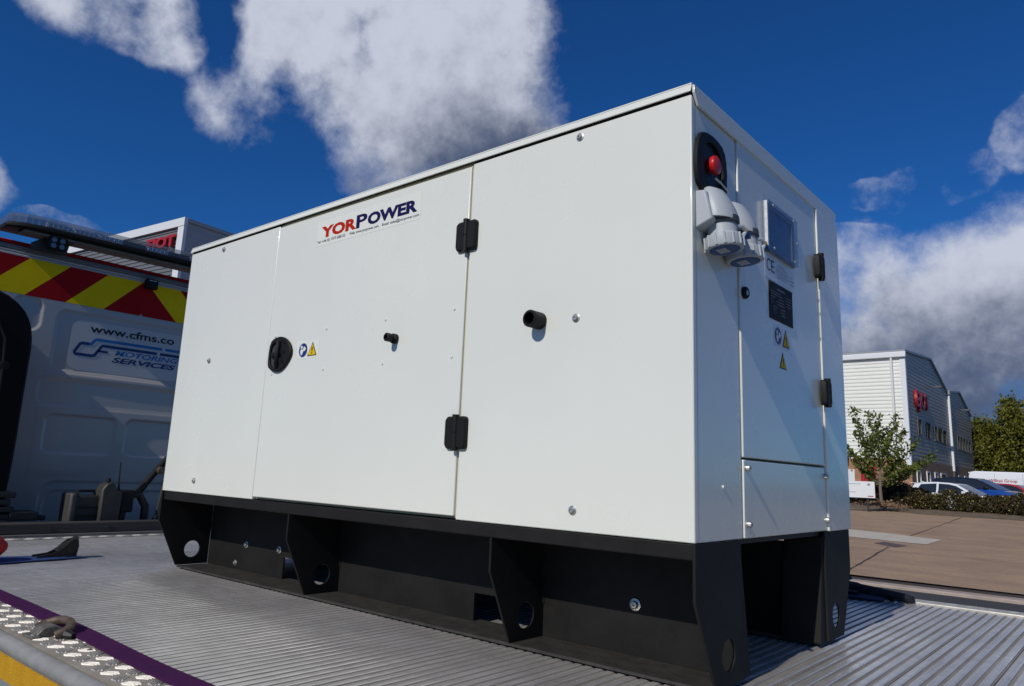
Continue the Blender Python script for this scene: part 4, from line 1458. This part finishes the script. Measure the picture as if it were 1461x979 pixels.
a.build('hose', M_RUBBER, lev, smooth=True)
MB().lathe([(.02, -.012), (.02, .012)], (-3.505, .655, 1.32), (1, 0, 0), 12).build('knuckle', M_RUST, lev, smooth=True)
MB().box(-3.55, -3.48, .455, .52, 1.10, 1.215).build('clamp', M_PLASTIC, lev, bevel=.008)

# ------------------------------------------------------------------ buildings
M_CLAD = mat('cream_cladding', (0.78, 0.78, 0.71), 0.5, var=0.03, vscale=.6)
M_CLAD_SHADE = mat('shaded_cladding', (0.46, 0.38, 0.32), 0.5, var=0.04, vscale=.6)  # same cladding darkened: the gable's shade is put into the colour
M_CLADD = mat('slate_cladding', (0.15, 0.152, 0.16), 0.5, var=0.05, vscale=.8)
M_TRIM = mat('white_trim', (0.72, 0.73, 0.73), 0.4)
M_ROOFG = mat('roof_grey', (0.28, 0.29, 0.30), 0.5)
M_SIGNR = mat('sign_red', (0.38, 0.010, 0.016), 0.45)
M_GLASS = mat('window_glass', (0.02, 0.025, 0.03), 0.05, spec=0.8)
M_FRAMEG = mat('frame_grey', (0.09, 0.09, 0.095), 0.6)


def brickmat():
    m = bpy.data.materials.new('orange_brick')
    m.use_nodes = True
    t = m.node_tree
    b = t.nodes['Principled BSDF']
    g = t.nodes.new('ShaderNodeNewGeometry')
    sep = t.nodes.new('ShaderNodeSeparateXYZ')
    t.links.new(g.outputs['Position'], sep.inputs[0])
    ad = t.nodes.new('ShaderNodeMath')
    t.links.new(sep.outputs[0], ad.inputs[0])
    t.links.new(sep.outputs[1], ad.inputs[1])
    cb = t.nodes.new('ShaderNodeCombineXYZ')
    t.links.new(ad.outputs[0], cb.inputs[0])
    t.links.new(sep.outputs[2], cb.inputs[1])
    br = t.nodes.new('ShaderNodeTexBrick')
    br.inputs['Color1'].default_value = (.42, .19, .08, 1)
    br.inputs['Color2'].default_value = (.30, .13, .06, 1)
    br.inputs['Mortar'].default_value = (.32, .26, .2, 1)
    br.inputs['Scale'].default_value = 1
    br.inputs['Brick Width'].default_value = .225
    br.inputs['Row Height'].default_value = .075
    br.inputs['Mortar Size'].default_value = .008
    t.links.new(cb.outputs[0], br.inputs['Vector'])
    t.links.new(br.outputs['Color'], b.inputs['Base Color'])
    b.inputs['Roughness'].default_value = .85
    return m


M_BRICK = brickmat()
K = 55 / 45


def ky(y):
    return -1.279 + (y + 1.279) * K


def kz(z):
    return 1.384 + (z - 1.384) * K


def ribbed(parent, name, m, org, u, nrm, z0, z1, lo, hi, pitch=.25, dep=.03):
    """horizontally ribbed cladding; lo(z), hi(z) give the extent along u"""
    u, nrm, org = Vector(u), Vector(nrm), Vector(org)
    mb = MB()
    pr = [(0, 0), (.30, 0), (.40, 1), (.85, 1), (.95, 0)]
    lev = []
    z = z0
    while z < z1:
        for f, d in pr:
            zz = z + f * pitch
            if zz < z1:
                lev.append((zz, d * dep))
        z += pitch
    lev.append((z1, 0))
    vs = []
    for z, d in lev:
        for a in (lo(z), hi(z)):
            p = org + u * a + nrm * d
            vs.append((p.x, p.y, z))
    mb.add(vs, [(2 * i, 2 * i + 1, 2 * i + 3, 2 * i + 2) for i in range(len(lev) - 1)])
    return mb.build(name, m, parent)


BX, BY = .63 + (-8.72 - .63) * K, ky(42.72)
wh = thing('warehouse', (BX - 8, BY + 10, .6), 'cream clad warehouse with shade-darkened gable, brick base and red letters behind hedge', 'building')
ze, zbk = kz(8.73), kz(2.985)
gp = [(BY, ze), (ky(49.3), kz(9.22)), (ky(53.85), kz(7.69))]
gp2 = [(ky(54.2), kz(7.74)), (ky(58.1), kz(8.15)), (ky(62.15), kz(6.83))]
DEP = 44.0
# solid cores
MB().prism([(BY + .05, .2)] + [(a + (.05 if i == 0 else 0), b - .06) for i, (a, b) in enumerate(gp)] + [(gp2[0][0], gp2[0][1] - .06), (gp2[1][0], gp2[1][1] - .06), (gp2[2][0], gp2[2][1] - .06), (gp2[2][0], .2)], 'x', BX - DEP, BX - .05).build('wall_core', M_CLAD_SHADE, wh)
ribbed(wh, 'cladding', M_CLAD, (BX, BY, 0), (-1, 0, 0), (0, -1, 0), zbk, ze - .35, lambda z: .25, lambda z: DEP)


def gable_hi(poly):
    def hi(z):
        (y0, z0), (y1, z1), (y2, z2) = poly
        if z <= z2:
            return y2
        return y2 + (y1 - y2) * min(1, (z - z2) / (z1 - z2))
    return hi


def gable_lo(poly):
    def lo(z):
        (y0, z0), (y1, z1), (y2, z2) = poly
        if z <= z0:
            return y0
        return y0 + (y1 - y0) * min(1, (z - z0) / (z1 - z0))
    return lo


for poly in (gp, gp2):
    ribbed(wh, 'cladding', M_CLAD_SHADE, (BX, 0, 0), (0, 1, 0), (1, 0, 0), zbk, poly[1][1] - .05, gable_lo(poly), gable_hi(poly))
# brick plinth
MB().box(BX - .03, BX + .06, BY - .06, gp2[2][0], .3, zbk - .01).build('brick_wall', M_BRICK, wh)
MB().box(BX - DEP, BX - .031, BY - .06, BY + .1, .3, zbk - .01).build('brick_wall', M_BRICK, wh)
# roof, gutter, corner trim
for poly in (gp, gp2):
    for a, b in ((0, 1), (1, 2)):
        p, q = poly[a], poly[b]
        MB().prism([(p[0] - (.2 if a == 0 else 0), p[1]), (q[0], q[1]), (q[0], q[1] + .14), (p[0] - (.2 if a == 0 else 0), p[1] + .14)], 'x', BX - DEP, BX + .14).build('roof_sheet', M_ROOFG, wh)
MB().box(BX - DEP, BX + .16, BY - .26, BY - .03, ze - .36, ze + .02).build('gutter', M_TRIM, wh, bevel=.05)
MB().box(BX - .25, BX + .07, BY - .075, BY - .0, zbk - .4, ze - .37).build('corner_trim', M_TRIM, wh)
MB().box(BX + .031, BX + .075, BY + .001, BY + .22, zbk - .4, ze - .1).build('corner_trim', M_TRIM, wh)
MB().cyl((BX - .75, BY - .16, .6), (BX - .75, BY - .16, ze - .35), .075, n=10).build('downpipe', M_TRIM, wh, smooth=True)
yv = (gp[2][0] + gp2[0][0]) / 2
MB().box(BX + .04, BX + .2, yv - .2, yv + .12, kz(2.68), gp[2][1] - .1).build('downpipe', M_TRIM, wh)
MB().box(BX + .04, BX + .16, yv - .12, yv + .06, .5, kz(2.68)).build('downpipe', M_FRAMEG, wh)
MB().box(BX - .05, BX + .25, yv - .35, yv + .3, gp[2][1] - .12, gp[2][1] + .2).build('valley_gutter', M_ROOFG, wh)


def window(y0, y1, z0, z1, fm=M_FRAMEG):
    a, b, c, d = y0, y1, z0, z1
    f = MB().ring([(a, c), (b, c), (b, d), (a, d)], [(a + .07, c + .07), (b - .07, c + .07), (b - .07, d - .07), (a + .07, d - .07)], 'x', BX + .035, BX + .10).build('window', fm, wh)
    MB().box(BX + .034, BX + .055, a + .06, b - .06, c + .06, d - .06).build('pane', M_GLASS, f)


for y0, y1 in ((44.75, 45.55), (46.95, 47.9), (49.0, 49.75), (49.95, 51.2), (51.4, 52.5), (56.1, 56.85), (57.05, 57.85), (58.05, 58.9), (59.1, 59.9), (60.1, 61.0)):
    t = (y0 - 44) / 17
    window(ky(y0), ky(y1), kz(4.40 - .35 * t), kz(5.32 - .38 * t))


def pwin(y0, y1):
    a, b = ky(y0), ky(y1)
    c, d = .9, kz(2.46)
    f = MB().ring([(a, c), (b, c), (b, d), (a, d)], [(a + .09, c + .09), (b - .09, c + .09), (b - .09, d - .09), (a + .09, d - .09)], 'x', BX + .055, BX + .12).build('window', M_TRIM, wh)
    MB().box(BX + .061, BX + .075, a + .08, b - .08, c + .08, d - .08).build('pane', M_GLASS, f)


for y0, y1 in ((43.7, 44.6), (46.1, 47.0), (48.2, 49.0), (49.9, 51.6), (55.4, 56.4), (57.6, 58.6), (59.6, 60.5)):
    pwin(y0, y1)
# red door with frame in the brick
dx = lambda x: .63 + (x - .63) * K
do = MB().box(dx(-11.18), dx(-10.40), BY - .14, BY - .061, .65, kz(2.72)).build('door', M_SIGNR, wh, bevel=.01)
MB().box(dx(-10.52), dx(-10.45), BY - .17, BY - .141, 1.6, 1.75).build('handle', M_ZINC, do)
MB().box(dx(-11.9), dx(-11.5), BY - .1, BY - .061, 1.2, 2.6).build('window', M_TRIM, wh)
MB().prism([(dx(-12.6), kz(2.5)), (dx(-11.75), kz(3.05)), (dx(-11.75), kz(3.13)), (dx(-12.6), kz(2.58))], 'y', BY - .9, BY - .062).build('porch_roof', M_FRAMEG, wh)
for y, z in ((49.2, 7.57), (58.4, 7.0)):
    MB().box(BX + .04, BX + .5, ky(y) - .05, ky(y) + .05, kz(z) - .04, kz(z) + .04).box(BX + .4, BX + .7, ky(y) - .18, ky(y) + .18, kz(z) - .1, kz(z) + .05).build('flood_lamp', M_FRAMEG, wh)
text('sign_lettering', 'EJOT', M_SIGNR, wh, (BX + .05, ky(44.45), kz(5.66)), (0, 1, 0), (0, 0, 1), ky(47.5) - ky(44.45), kz(6.85) - kz(5.66), bold=.03, depth=.16)

# left building
LK = Vector((-26.66, 11.18, 0))
lu, lw = Vector((-.99218, -.12485, 0)), Vector((-.12485, .99218, 0))      # along sign face, along side face
lnrm, lsn = Vector((.12485, -.99218, 0)), Vector((.99218, .12485, 0))
lbd = thing('office_block', tuple(LK + lu * 8 + lw * 8), 'slate clad building with white fascia and red letters behind the cab', 'building')


def lbox(name, m, s0, s1, w0, w1, z0, z1, bevel=0):
    mb = MB()
    vs = []
    for s in (s0, s1):
        for w in (w0, w1):
            for z in (z0, z1):
                p = LK + lu * s + lw * w
                vs.append((p.x, p.y, z))
    mb.add(vs, [(0, 1, 3, 2), (4, 6, 7, 5), (0, 4, 5, 1), (2, 3, 7, 6), (0, 2, 6, 4), (1, 5, 7, 3)])
    return mb.build(name, m, lbd, bevel=bevel)


lbox('wall_core', M_CLAD_SHADE, .02, 18, .06, 22, 0, 10.45)
ribbed(lbd, 'cladding', M_CLADD, LK - lnrm * .03, lu, lnrm, 3.0, 10.21, lambda z: .28, lambda z: 18, pitch=.16, dep=.03)
ribbed(lbd, 'cladding', mat('side_cladding', (.34, .36, .38), .5), LK, lw, lsn, 3.0, 10.40, lambda z: .07, lambda z: 22, pitch=.3, dep=.012)
lbox('fascia', M_TRIM, -.10, 18.1, -.10, .05, 10.22, 10.55)
lbox('corner_trim', M_TRIM, -.08, .30, -.08, .05, 2.0, 10.215)
lbox('parapet', mat('side_cladding', (.34, .36, .38), .5), -.06, .05, .06, 22, 10.405, 10.55)
lbox('roof_sheet', M_ROOFG, .06, 18, .06, 22, 10.46, 10.5)
lbox('brick_wall', M_BRICK, -.02, 18, -.05, 22, 0, 2.95)
so_ = LK + lu * 2.22 + lnrm * .02
text('sign_lettering', 'EJOT', M_SIGNR, lbd, (so_.x, so_.y, 9.32), tuple(-lu), (0, 0, 1), 1.92, .60, bold=.05, shear=.0, depth=.14)

# ------------------------------------------------------------------ sign board by the verge
sg = thing('sign_board', (-8.4, 32.0, .42), 'white sign board on two dark posts left of the young tree', 'sign')
sd = Vector((.95, .25, 0)).normalized()
sn = Vector((sd.y, -sd.x, 0))
p0 = Vector((-10.0, 31.58, 0))


def sbox(name, m, a0, a1, n0, n1, z0, z1):
    vs = []
    for a in (a0, a1):
        for n_ in (n0, n1):
            for z in (z0, z1):
                p = p0 + sd * a + sn * n_
                vs.append((p.x, p.y, z))
    return MB().add(vs, [(0, 1, 3, 2), (4, 6, 7, 5), (0, 4, 5, 1), (2, 3, 7, 6), (0, 2, 6, 4), (1, 5, 7, 3)]).build(name, m, sg)


sbox('panel', M_TRIM, .0, 2.22, .04, .08, 1.0, 1.66)
M_POST = mat('post_dark', (.02, .02, .02), .7)
sbox('post', M_POST, .25, .33, -.06, .0, .3, 1.62)
sbox('post', M_POST, 1.9, 1.98, -.06, .0, .3, 1.62)
M_GP = mat('sign_grey_print', (.42, .43, .45), .5)
for a0, a1, z in ((1.25, 1.7, 1.53), (.95, 1.25, 1.32), (.95, 1.5, 1.20)):
    sbox('print', M_GP, a0, a1, .0805, .083, z, z + .035)
sbox('print', M_SIGNR, 1.95, 2.15, .0805, .083, 1.05, 1.085)
q = p0 + sd * 2.0 + sn * .083
MB().lathe([(.06, 0), (.06, .002), (.035, .002), (.035, 0)], (q.x, q.y, 1.54), tuple(sn), 14).build('print', M_GP, sg)


# ------------------------------------------------------------------ cars
def car(label, loc, yaw, col, L=4.2, Wd=1.78, Hh=1.47, dark_roof=False, group='cars parked behind the hedge'):
    c = thing('parked_car', (0, 0, 0), label, 'car', group)
    paint = mat('car_paint_%.2f_%.2f_%.2f' % col, col, .25, coat=.8)
    roofp = mat('car_roof_black', (.015, .016, .02), .15, coat=.5) if dark_roof else paint
    hw = Wd / 2
    f = L / 4.2
    h = Hh / 1.47

    def X(a):
        return a * f

    def Zc(a):
        return a * h
    # x forward; rear at 0
    low = [(0.03, .30), (0.0, .55), (.04, .86), (.25, .95), (2.75, .93), (3.35, .90), (3.95, .74), (4.15, .60), (4.2, .42), (4.12, .25), (3.9, .22), (.3, .22)]
    b = MB()
    pr_ = [(X(a), Zc(z)) for a, z in low]
    n = len(pr_)
    lay = []
    for wy, sc in ((-hw, .94), (-hw * .97, 1.0), (hw * .97, 1.0), (hw, .94)):
        cx, cz = X(2.1), Zc(.55)
        lay.append([(cx + (a - cx) * (1 - (1 - sc) * .5), wy, cz + (z - cz) * sc) for a, z in pr_])
    b.add([p for l in lay for p in l], [(i * n + k, i * n + (k + 1) % n, (i + 1) * n + (k + 1) % n, (i + 1) * n + k) for i in range(3) for k in range(n)] + [tuple(range(n - 1, -1, -1)), tuple(range(3 * n, 4 * n))])
    body = b.build('body', paint, c, bevel=.03)
    # greenhouse
    base = [(.12, .93), (3.15, .90)]
    ro = [(.28, 1.36), (.75, 1.445), (1.35, 1.47), (1.95, 1.44), (2.25, 1.385)]
    g = MB()
    pts = [(.10, .93, hw * .93)] + [(a, z, hw * .72) for a, z in ro] + [(3.15, .90, hw * .9)]
    n = len(pts)
    g.add([(X(a), -w, Zc(z)) for a, z, w in pts] + [(X(a), w, Zc(z)) for a, z, w in pts], [tuple(range(n)), tuple(range(2 * n - 1, n - 1, -1))] + [(i, n + i, n + (i + 1) % n, (i + 1) % n) for i in range(n)])
    g.build('greenhouse', roofp, body, bevel=.02)

    def wpt(a, z):
        # half-width of the greenhouse at height z
        t = (z - .92) / (1.42 - .92)
        return hw * (.925 - .2 * t) + .012
    for s in (-1, 1):
        for poly in ([(.55, .97), (.52, 1.20), (.62, 1.345), (1.35, 1.395), (1.35, .965)], [(1.45, .965), (1.45, 1.395), (1.9, 1.375), (2.25, 1.30), (2.85, .96)]):
            MB().add([(X(a), s * wpt(a, z), Zc(z)) for a, z in poly], [tuple(range(len(poly)))]).build('side_window', M_GLASS, body)
    ws = [(2.27, 1.375, .66), (3.12, .925, .84)]
    MB().add([(X(2.29), -hw * .66, Zc(1.378)), (X(2.29), hw * .66, Zc(1.378)), (X(3.13), hw * .83, Zc(.93)), (X(3.13), -hw * .83, Zc(.93))], [(0, 1, 2, 3)]).build('windscreen', M_GLASS, body)
    MB().add([(X(.255), -hw * .66, Zc(1.34)), (X(.255), hw * .66, Zc(1.34)), (X(.09), hw * .8, Zc(.99)), (X(.09), -hw * .8, Zc(.99))], [(0, 1, 2, 3)]).build('rear_window', M_GLASS, body)
    MB().prism([(X(.02), Zc(1.385)), (X(.33), Zc(1.375)), (X(.40), Zc(1.405)), (X(.06), Zc(1.41))], 'y', -hw * .68, hw * .68).build('spoiler', paint, body, bevel=.008)
    for s in (-1, 1):
        MB().box(X(2.55), X(2.72), s * hw * 1.0 - .08 * (s < 0) * 1, s * hw * 1.0 + .08 * (s > 0) + .0, Zc(.95), Zc(1.07)).build('mirror', roofp, body, bevel=.02)
        MB().box(X(3.85), X(4.08), s * hw * .78 - .14, s * hw * .78 + .14, Zc(.62), Zc(.76)).build('headlight', M_PALE, body, bevel=.03)
        MB().box(X(-.01), X(.12), s * hw * .8 - .12, s * hw * .8 + .12, Zc(.72), Zc(.92)).build('tail_light', M_SIGNR, body, bevel=.02)
        for wx in (.78, 3.32):
            wo = MB().lathe([(.16, -.0), (.29, .0), (.315, .03), (.315, .17), (.29, .2), (.16, .2)], (X(wx), s * hw * 1.01, .315), (0, -s, 0), 22).build('wheel', M_RUBBER, c, smooth=True)
            MB().lathe([(.2, -.004), (.17, .02), (.04, .01), (0, .01)], (X(wx), s * hw * 1.01, .315), (0, -s, 0), 14).build('rim', M_RAIL, wo, smooth=True)
    MB().tube([(X(.5), 0, Zc(1.40)), (X(.42), 0, Zc(1.47)), (X(.30), 0, Zc(1.485))], [.03, .02, .012], 6).build('aerial_fin', roofp, body)
    c.location = loc
    c.rotation_euler = (0, 0, R(yaw))
    WLOC[c.name] = Vector(loc)
    return c


car('white hatchback parked behind the hedge, nearest of the parked cars', (-8.1, 40.4, .38), -12, (.75, .77, .78), L=4.05, Hh=1.44)
car('blue car with black roof parked between white hatchback and red car', (-7.9, 43.9, .58), -14, (.012, .07, .33), L=4.45, Hh=1.56, dark_roof=True)
car('red car mostly hidden behind the blue car', (-6.6, 47.4, .48), -14, (.38, .02, .02), L=4.3, Hh=1.46)

# delivery van
vn = thing('delivery_van', (0, 0, 0), 'white panel van with red lettering behind the parked cars', 'van')
M_VAN = mat('van_body_white', (.74, .75, .76), .3, coat=.5)
vb = MB()
vp = [(0, .35), (0.0, 1.9), (.10, 2.12), (.35, 2.17), (3.6, 2.13), (4.15, 2.0), (4.7, 1.25), (5.25, 1.05), (5.4, .8), (5.4, .35)]
n = len(vp)
lay = []
for wy, sc in ((-.98, .97), (-.94, 1.0), (.94, 1.0), (.98, .97)):
    lay.append([(2.7 + (a - 2.7) * (1 - (1 - sc) * .3), wy, .35 + (z - .35) * sc) for a, z in vp])
vb.add([p for l in lay for p in l], [(i * n + k, i * n + (k + 1) % n, (i + 1) * n + (k + 1) % n, (i + 1) * n + k) for i in range(3) for k in range(n)] + [tuple(range(n - 1, -1, -1)), tuple(range(3 * n, 4 * n))])
vbody = vb.build('body', M_VAN, vn, bevel=.03)
for z in (1.15, 1.72):
    MB().box(.25, 3.9, -.988, -.982, z, z + .03).build('moulding', M_VAN, vbody, bevel=.002)
for xx in (1.35, 2.75):
    MB().box(xx, xx + .012, -.986, -.981, .5, 2.05).build('seam', M_FRAMEG, vbody)
text('lettering', 'Wilkes Group', M_SIGNR, vbody, (1.05, -.987, 1.50), (1, 0, 0), (0, 0, 1), 1.42, .22, bold=.02)
for k in range(9):
    MB().box(1.32 + k * .11, 1.32 + k * .11 + .08, -.9875, -.9865, 1.38, 1.42).build('small_print', M_GP, vbody)
MB().lathe([(.12, 0), (.12, .004), (.07, .004), (.07, 0)], (.80, -.983, 1.60), (0, -1, 0), 18).build('emblem', M_GP, vbody)
MB().add([(4.2, -.985, 1.95), (4.62, -.985, 1.32), (3.75, -.985, 1.30), (3.75, -.985, 1.92)], [(0, 1, 2, 3)]).build('side_window', M_GLASS, vbody)
MB().add([(4.18, -.82, 1.985), (4.18, .82, 1.985), (4.74, .88, 1.24), (4.74, -.88, 1.24)], [(0, 1, 2, 3)]).build('windscreen', M_GLASS, vbody)
for s in (-1, 1):
    for wx in (.95, 4.45):
        MB().lathe([(.16, 0), (.32, 0), (.34, .03), (.34, .19), (.32, .22), (.16, .22)], (wx, s * .99, .34), (0, -s, 0), 22).build('wheel', M_RUBBER, vn, smooth=True)
MB().tube([(.02, -.7, 2.0), (-.05, -.7, 2.1)], .04, 8).build('marker', M_TRIM, vn)
vn.location = (-7.35, 52.3, .50)
vn.rotation_euler = (0, 0, R(-6))

# ------------------------------------------------------------------ plants
rng = np.random.default_rng(11)
M_BARK = mat('grey_bark', (.16, .13, .10), .9, var=.3, vscale=20)
M_LEAF1 = leafmat('tree_leaf', (.055, .08, .012), (.16, .19, .035))
M_LEAFB = leafmat('birch_leaf', (.075, .085, .010), (.18, .175, .025), (.27, .23, .04))
M_HEDGE = leafmat('hedge_leaf', (.035, .030, .012), (.10, .078, .030))
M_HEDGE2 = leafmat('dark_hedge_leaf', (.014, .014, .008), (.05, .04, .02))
M_FLOW = leafmat('hedge_flower', (.55, .42, .06), (.62, .55, .2))
M_DRY = leafmat('dry_leaf', (.22, .13, .08), (.3, .2, .13))

# young tree
tr = thing('young_tree', (-8.0, 33.67, .62), 'slim young tree with sparse upswept branches in front of warehouse', 'tree')
tk = MB()
tk.tube([(-8.0, 33.67, .60), (-8.02, 33.67, 1.4), (-7.98, 33.66, 2.2), (-7.99, 33.68, 3.0), (-8.03, 33.66, 4.2)], [.075, .06, .05, .038, .012], 9)
ends = [(-1.0, 0, 4.90, 2.3), (-.4, .3, 4.75, 2.6), (.12, -.2, 4.55, 2.9), (.75, .3, 4.55, 2.4), (-1.4, -.3, 3.25, 1.9), (-1.0, .5, 3.85, 2.1), (1.15, -.3, 3.95, 2.2), (1.5, .2, 3.5, 1.9), (2.15, -.1, 2.85, 1.7), (1.2, -.5, 2.45, 1.6), (-1.1, .2, 2.55, 1.6),
        (.7, .5, 2.7, 1.7), (-.5, -.5, 2.9, 1.9), (.4, -.5, 3.4, 2.1), (-.6, .3, 2.1, 1.5), (.5, .1, 2.0, 1.5), (-.3, -.3, 3.6, 2.4), (.3, .4, 4.0, 2.6), (-1.25, .1, 2.95, 1.7), (1.6, .3, 2.5, 1.6), (.9, -.2, 3.1, 1.8)]
cl_ = []
for ex, ey, ez, zs_ in ends:
    a = Vector((-8.0, 33.67, zs_))
    b = Vector((-8.0 + ex, 33.67 + ey, ez))
    mid = a.lerp(b, .5) + Vector((0, 0, -.10 * (b - a).length))
    tk.tube([a, mid, b], [.022, .015, .005], 6)
    m_ = max(4, int((b - a).length * 5))
    for k in range(m_):
        t = .32 + .68 * (k + random.random() * .5) / m_
        p = a.lerp(mid, t * 2) if t < .5 else mid.lerp(b, t * 2 - 1)
        nl = 19
        cl_.append(np.array(p)[None] + rng.normal(size=(nl, 3)) * np.array([.105, .105, .085]) + np.array([0, 0, .03]))
tk.build('trunk', M_BARK, tr, smooth=True)
leaves('crown', np.concatenate(cl_), .105, M_LEAF1, tr, seed=3)


def birch(label, x, y, top, rx, n, seed):
    b = thing('birch_tree', (x, y, .6), label, 'tree', 'birch trees at the right edge')
    r = np.random.default_rng(seed)
    tm = MB()
    tm.tube([(x, y, .5), (x + .1, y, top * .3), (x - .05, y, top * .6), (x, y, top * .95)], [.16, .13, .08, .02], 8)
    cl = []
    nb = int(n / 130)
    for k in range(nb):
        h = r.uniform(.0, 1)
        ang = r.uniform(0, 2 * math.pi)
        wid = rx * (math.sin(math.pi * min(1, .14 + .86 * (1 - h)) * .62) ** .8) * r.uniform(.35, 1.0) * (1.15 if h < .75 else .85)
        p = np.array([x + wid * math.cos(ang), y + wid * math.sin(ang), 1.2 + (top - 1.2) * (.06 + .94 * h)])
        if k % 3 == 0:
            tm.tube([(x, y, max(1.2, p[2] - 1.2)), ((x + p[0]) / 2, (y + p[1]) / 2, p[2] - .2), tuple(p)], [.035, .02, .008], 5)
        m_ = r.integers(90, 170)
        q = r.normal(size=(m_, 3)) * np.array([.36, .36, .34])
        q[:, 2] -= np.abs(r.normal(size=m_)) * .55      # drooping sprays
        cl.append(p[None] + q)
    tm.build('trunk', mat('birch_bark', (.38, .36, .33), .8, col2=(.12, .1, .09), vscale=3), b, smooth=True)
    leaves('crown', np.concatenate(cl), .17, M_LEAFB, b, droop=.8, seed=seed)


birch('shorter birch just right of the warehouse', -10.2, 78.6, 8.0, 1.9, 11000, 21)
birch('tall birch with the highest crown top at right', -7.8, 78.2, 9.7, 2.1, 13000, 22)
birch('birch cut by the right edge of the picture', -5.0, 78.8, 10.0, 2.8, 17000, 23)
birch('birch low down behind the white van', -12.4, 83.0, 6.0, 2.6, 10000, 24)
birch('birch low in the gap between the two tall ones', -9.0, 82.0, 5.5, 2.4, 8000, 25)

# hedges
hg = thing('hedge', (-3, 34.3, .5), 'brown green flowering hedge with yellow specks along the verge', 'hedge')
hp, fp = [], []
xx = -7.35
while xx < 3.2:
    hgt = rng.uniform(.62, .86) * (.86 if xx < -6.8 else 1)
    cy_ = vergey(xx) + 1.45 + rng.uniform(-.12, .12)
    wid = rng.uniform(.42, .62)
    zb0 = gz(xx, cy_) + .18
    nl = 3600
    d = rng.normal(size=(nl, 3))
    d /= np.linalg.norm(d, axis=1)[:, None]
    rad = rng.uniform(.35, 1.0, size=(nl, 1)) ** .45
    lump = 1 + .16 * np.sin(d[:, :1] * 7 + xx * 3) * np.sin(d[:, 2:3] * 6 + d[:, 1:2] * 5)
    q = d * rad * lump * np.array([wid, .62, hgt * .62])
    q[:, 2] += hgt * .42
    q = q[q[:, 2] > .02]
    hp.append(q + np.array([xx, cy_, zb0])[None])
    nf = 48
    d = rng.normal(size=(nf, 3))
    d[:, 1] = -np.abs(d[:, 1])
    d /= np.linalg.norm(d, axis=1)[:, None]
    q = d * 1.03 * np.array([wid, .62, hgt * .62])
    q[:, 2] += hgt * .42
    fp.append(q[q[:, 2] > .05] + np.array([xx, cy_, zb0])[None])
    xx += rng.uniform(.5, .72)
leaves('foliage', np.concatenate(hp), .052, M_HEDGE, hg, seed=5)
leaves('blossom', np.concatenate(fp), .048, M_FLOW, hg, aspect=1.0, seed=6)
stm = MB()
for k in range(60):
    x = -7.3 + k * .17
    y = vergey(x) + 1.45
    z = gz(x, y) + .15
    stm.tube([(x, y, z), (x + rng.uniform(-.2, .2), y + rng.uniform(-.2, .2), z + .5)], [.012, .005], 5)
stm.build('stems', M_BARK, hg)

h2 = thing('dark_hedge', (-9.4, 36.4, .5), 'dark shrubs behind the sign board and young tree', 'hedge')
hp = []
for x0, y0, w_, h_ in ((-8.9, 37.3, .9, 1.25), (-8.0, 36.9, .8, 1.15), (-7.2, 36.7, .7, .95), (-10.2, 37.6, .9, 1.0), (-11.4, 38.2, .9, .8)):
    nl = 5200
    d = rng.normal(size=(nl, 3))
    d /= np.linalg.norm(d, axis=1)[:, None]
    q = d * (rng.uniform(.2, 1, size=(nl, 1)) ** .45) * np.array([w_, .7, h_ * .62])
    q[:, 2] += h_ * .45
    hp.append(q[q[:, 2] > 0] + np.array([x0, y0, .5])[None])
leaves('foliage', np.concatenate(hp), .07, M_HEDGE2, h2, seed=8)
# dead leaves heaped at the foot of the tree
dl = thing('leaf_litter', (-8.0, 33.5, .6), 'heap of dry pinkish brown leaves round the tree foot', 'leaves')
q = rng.normal(size=(900, 3)) * np.array([.42, .25, .07])
q[:, 2] = np.abs(q[:, 2]) + .05 * np.exp(-(q[:, 0] / .5) ** 2)
leaves('litter', q + np.array([-7.95, 33.45, .66])[None], .07, M_DRY, dl, seed=9)
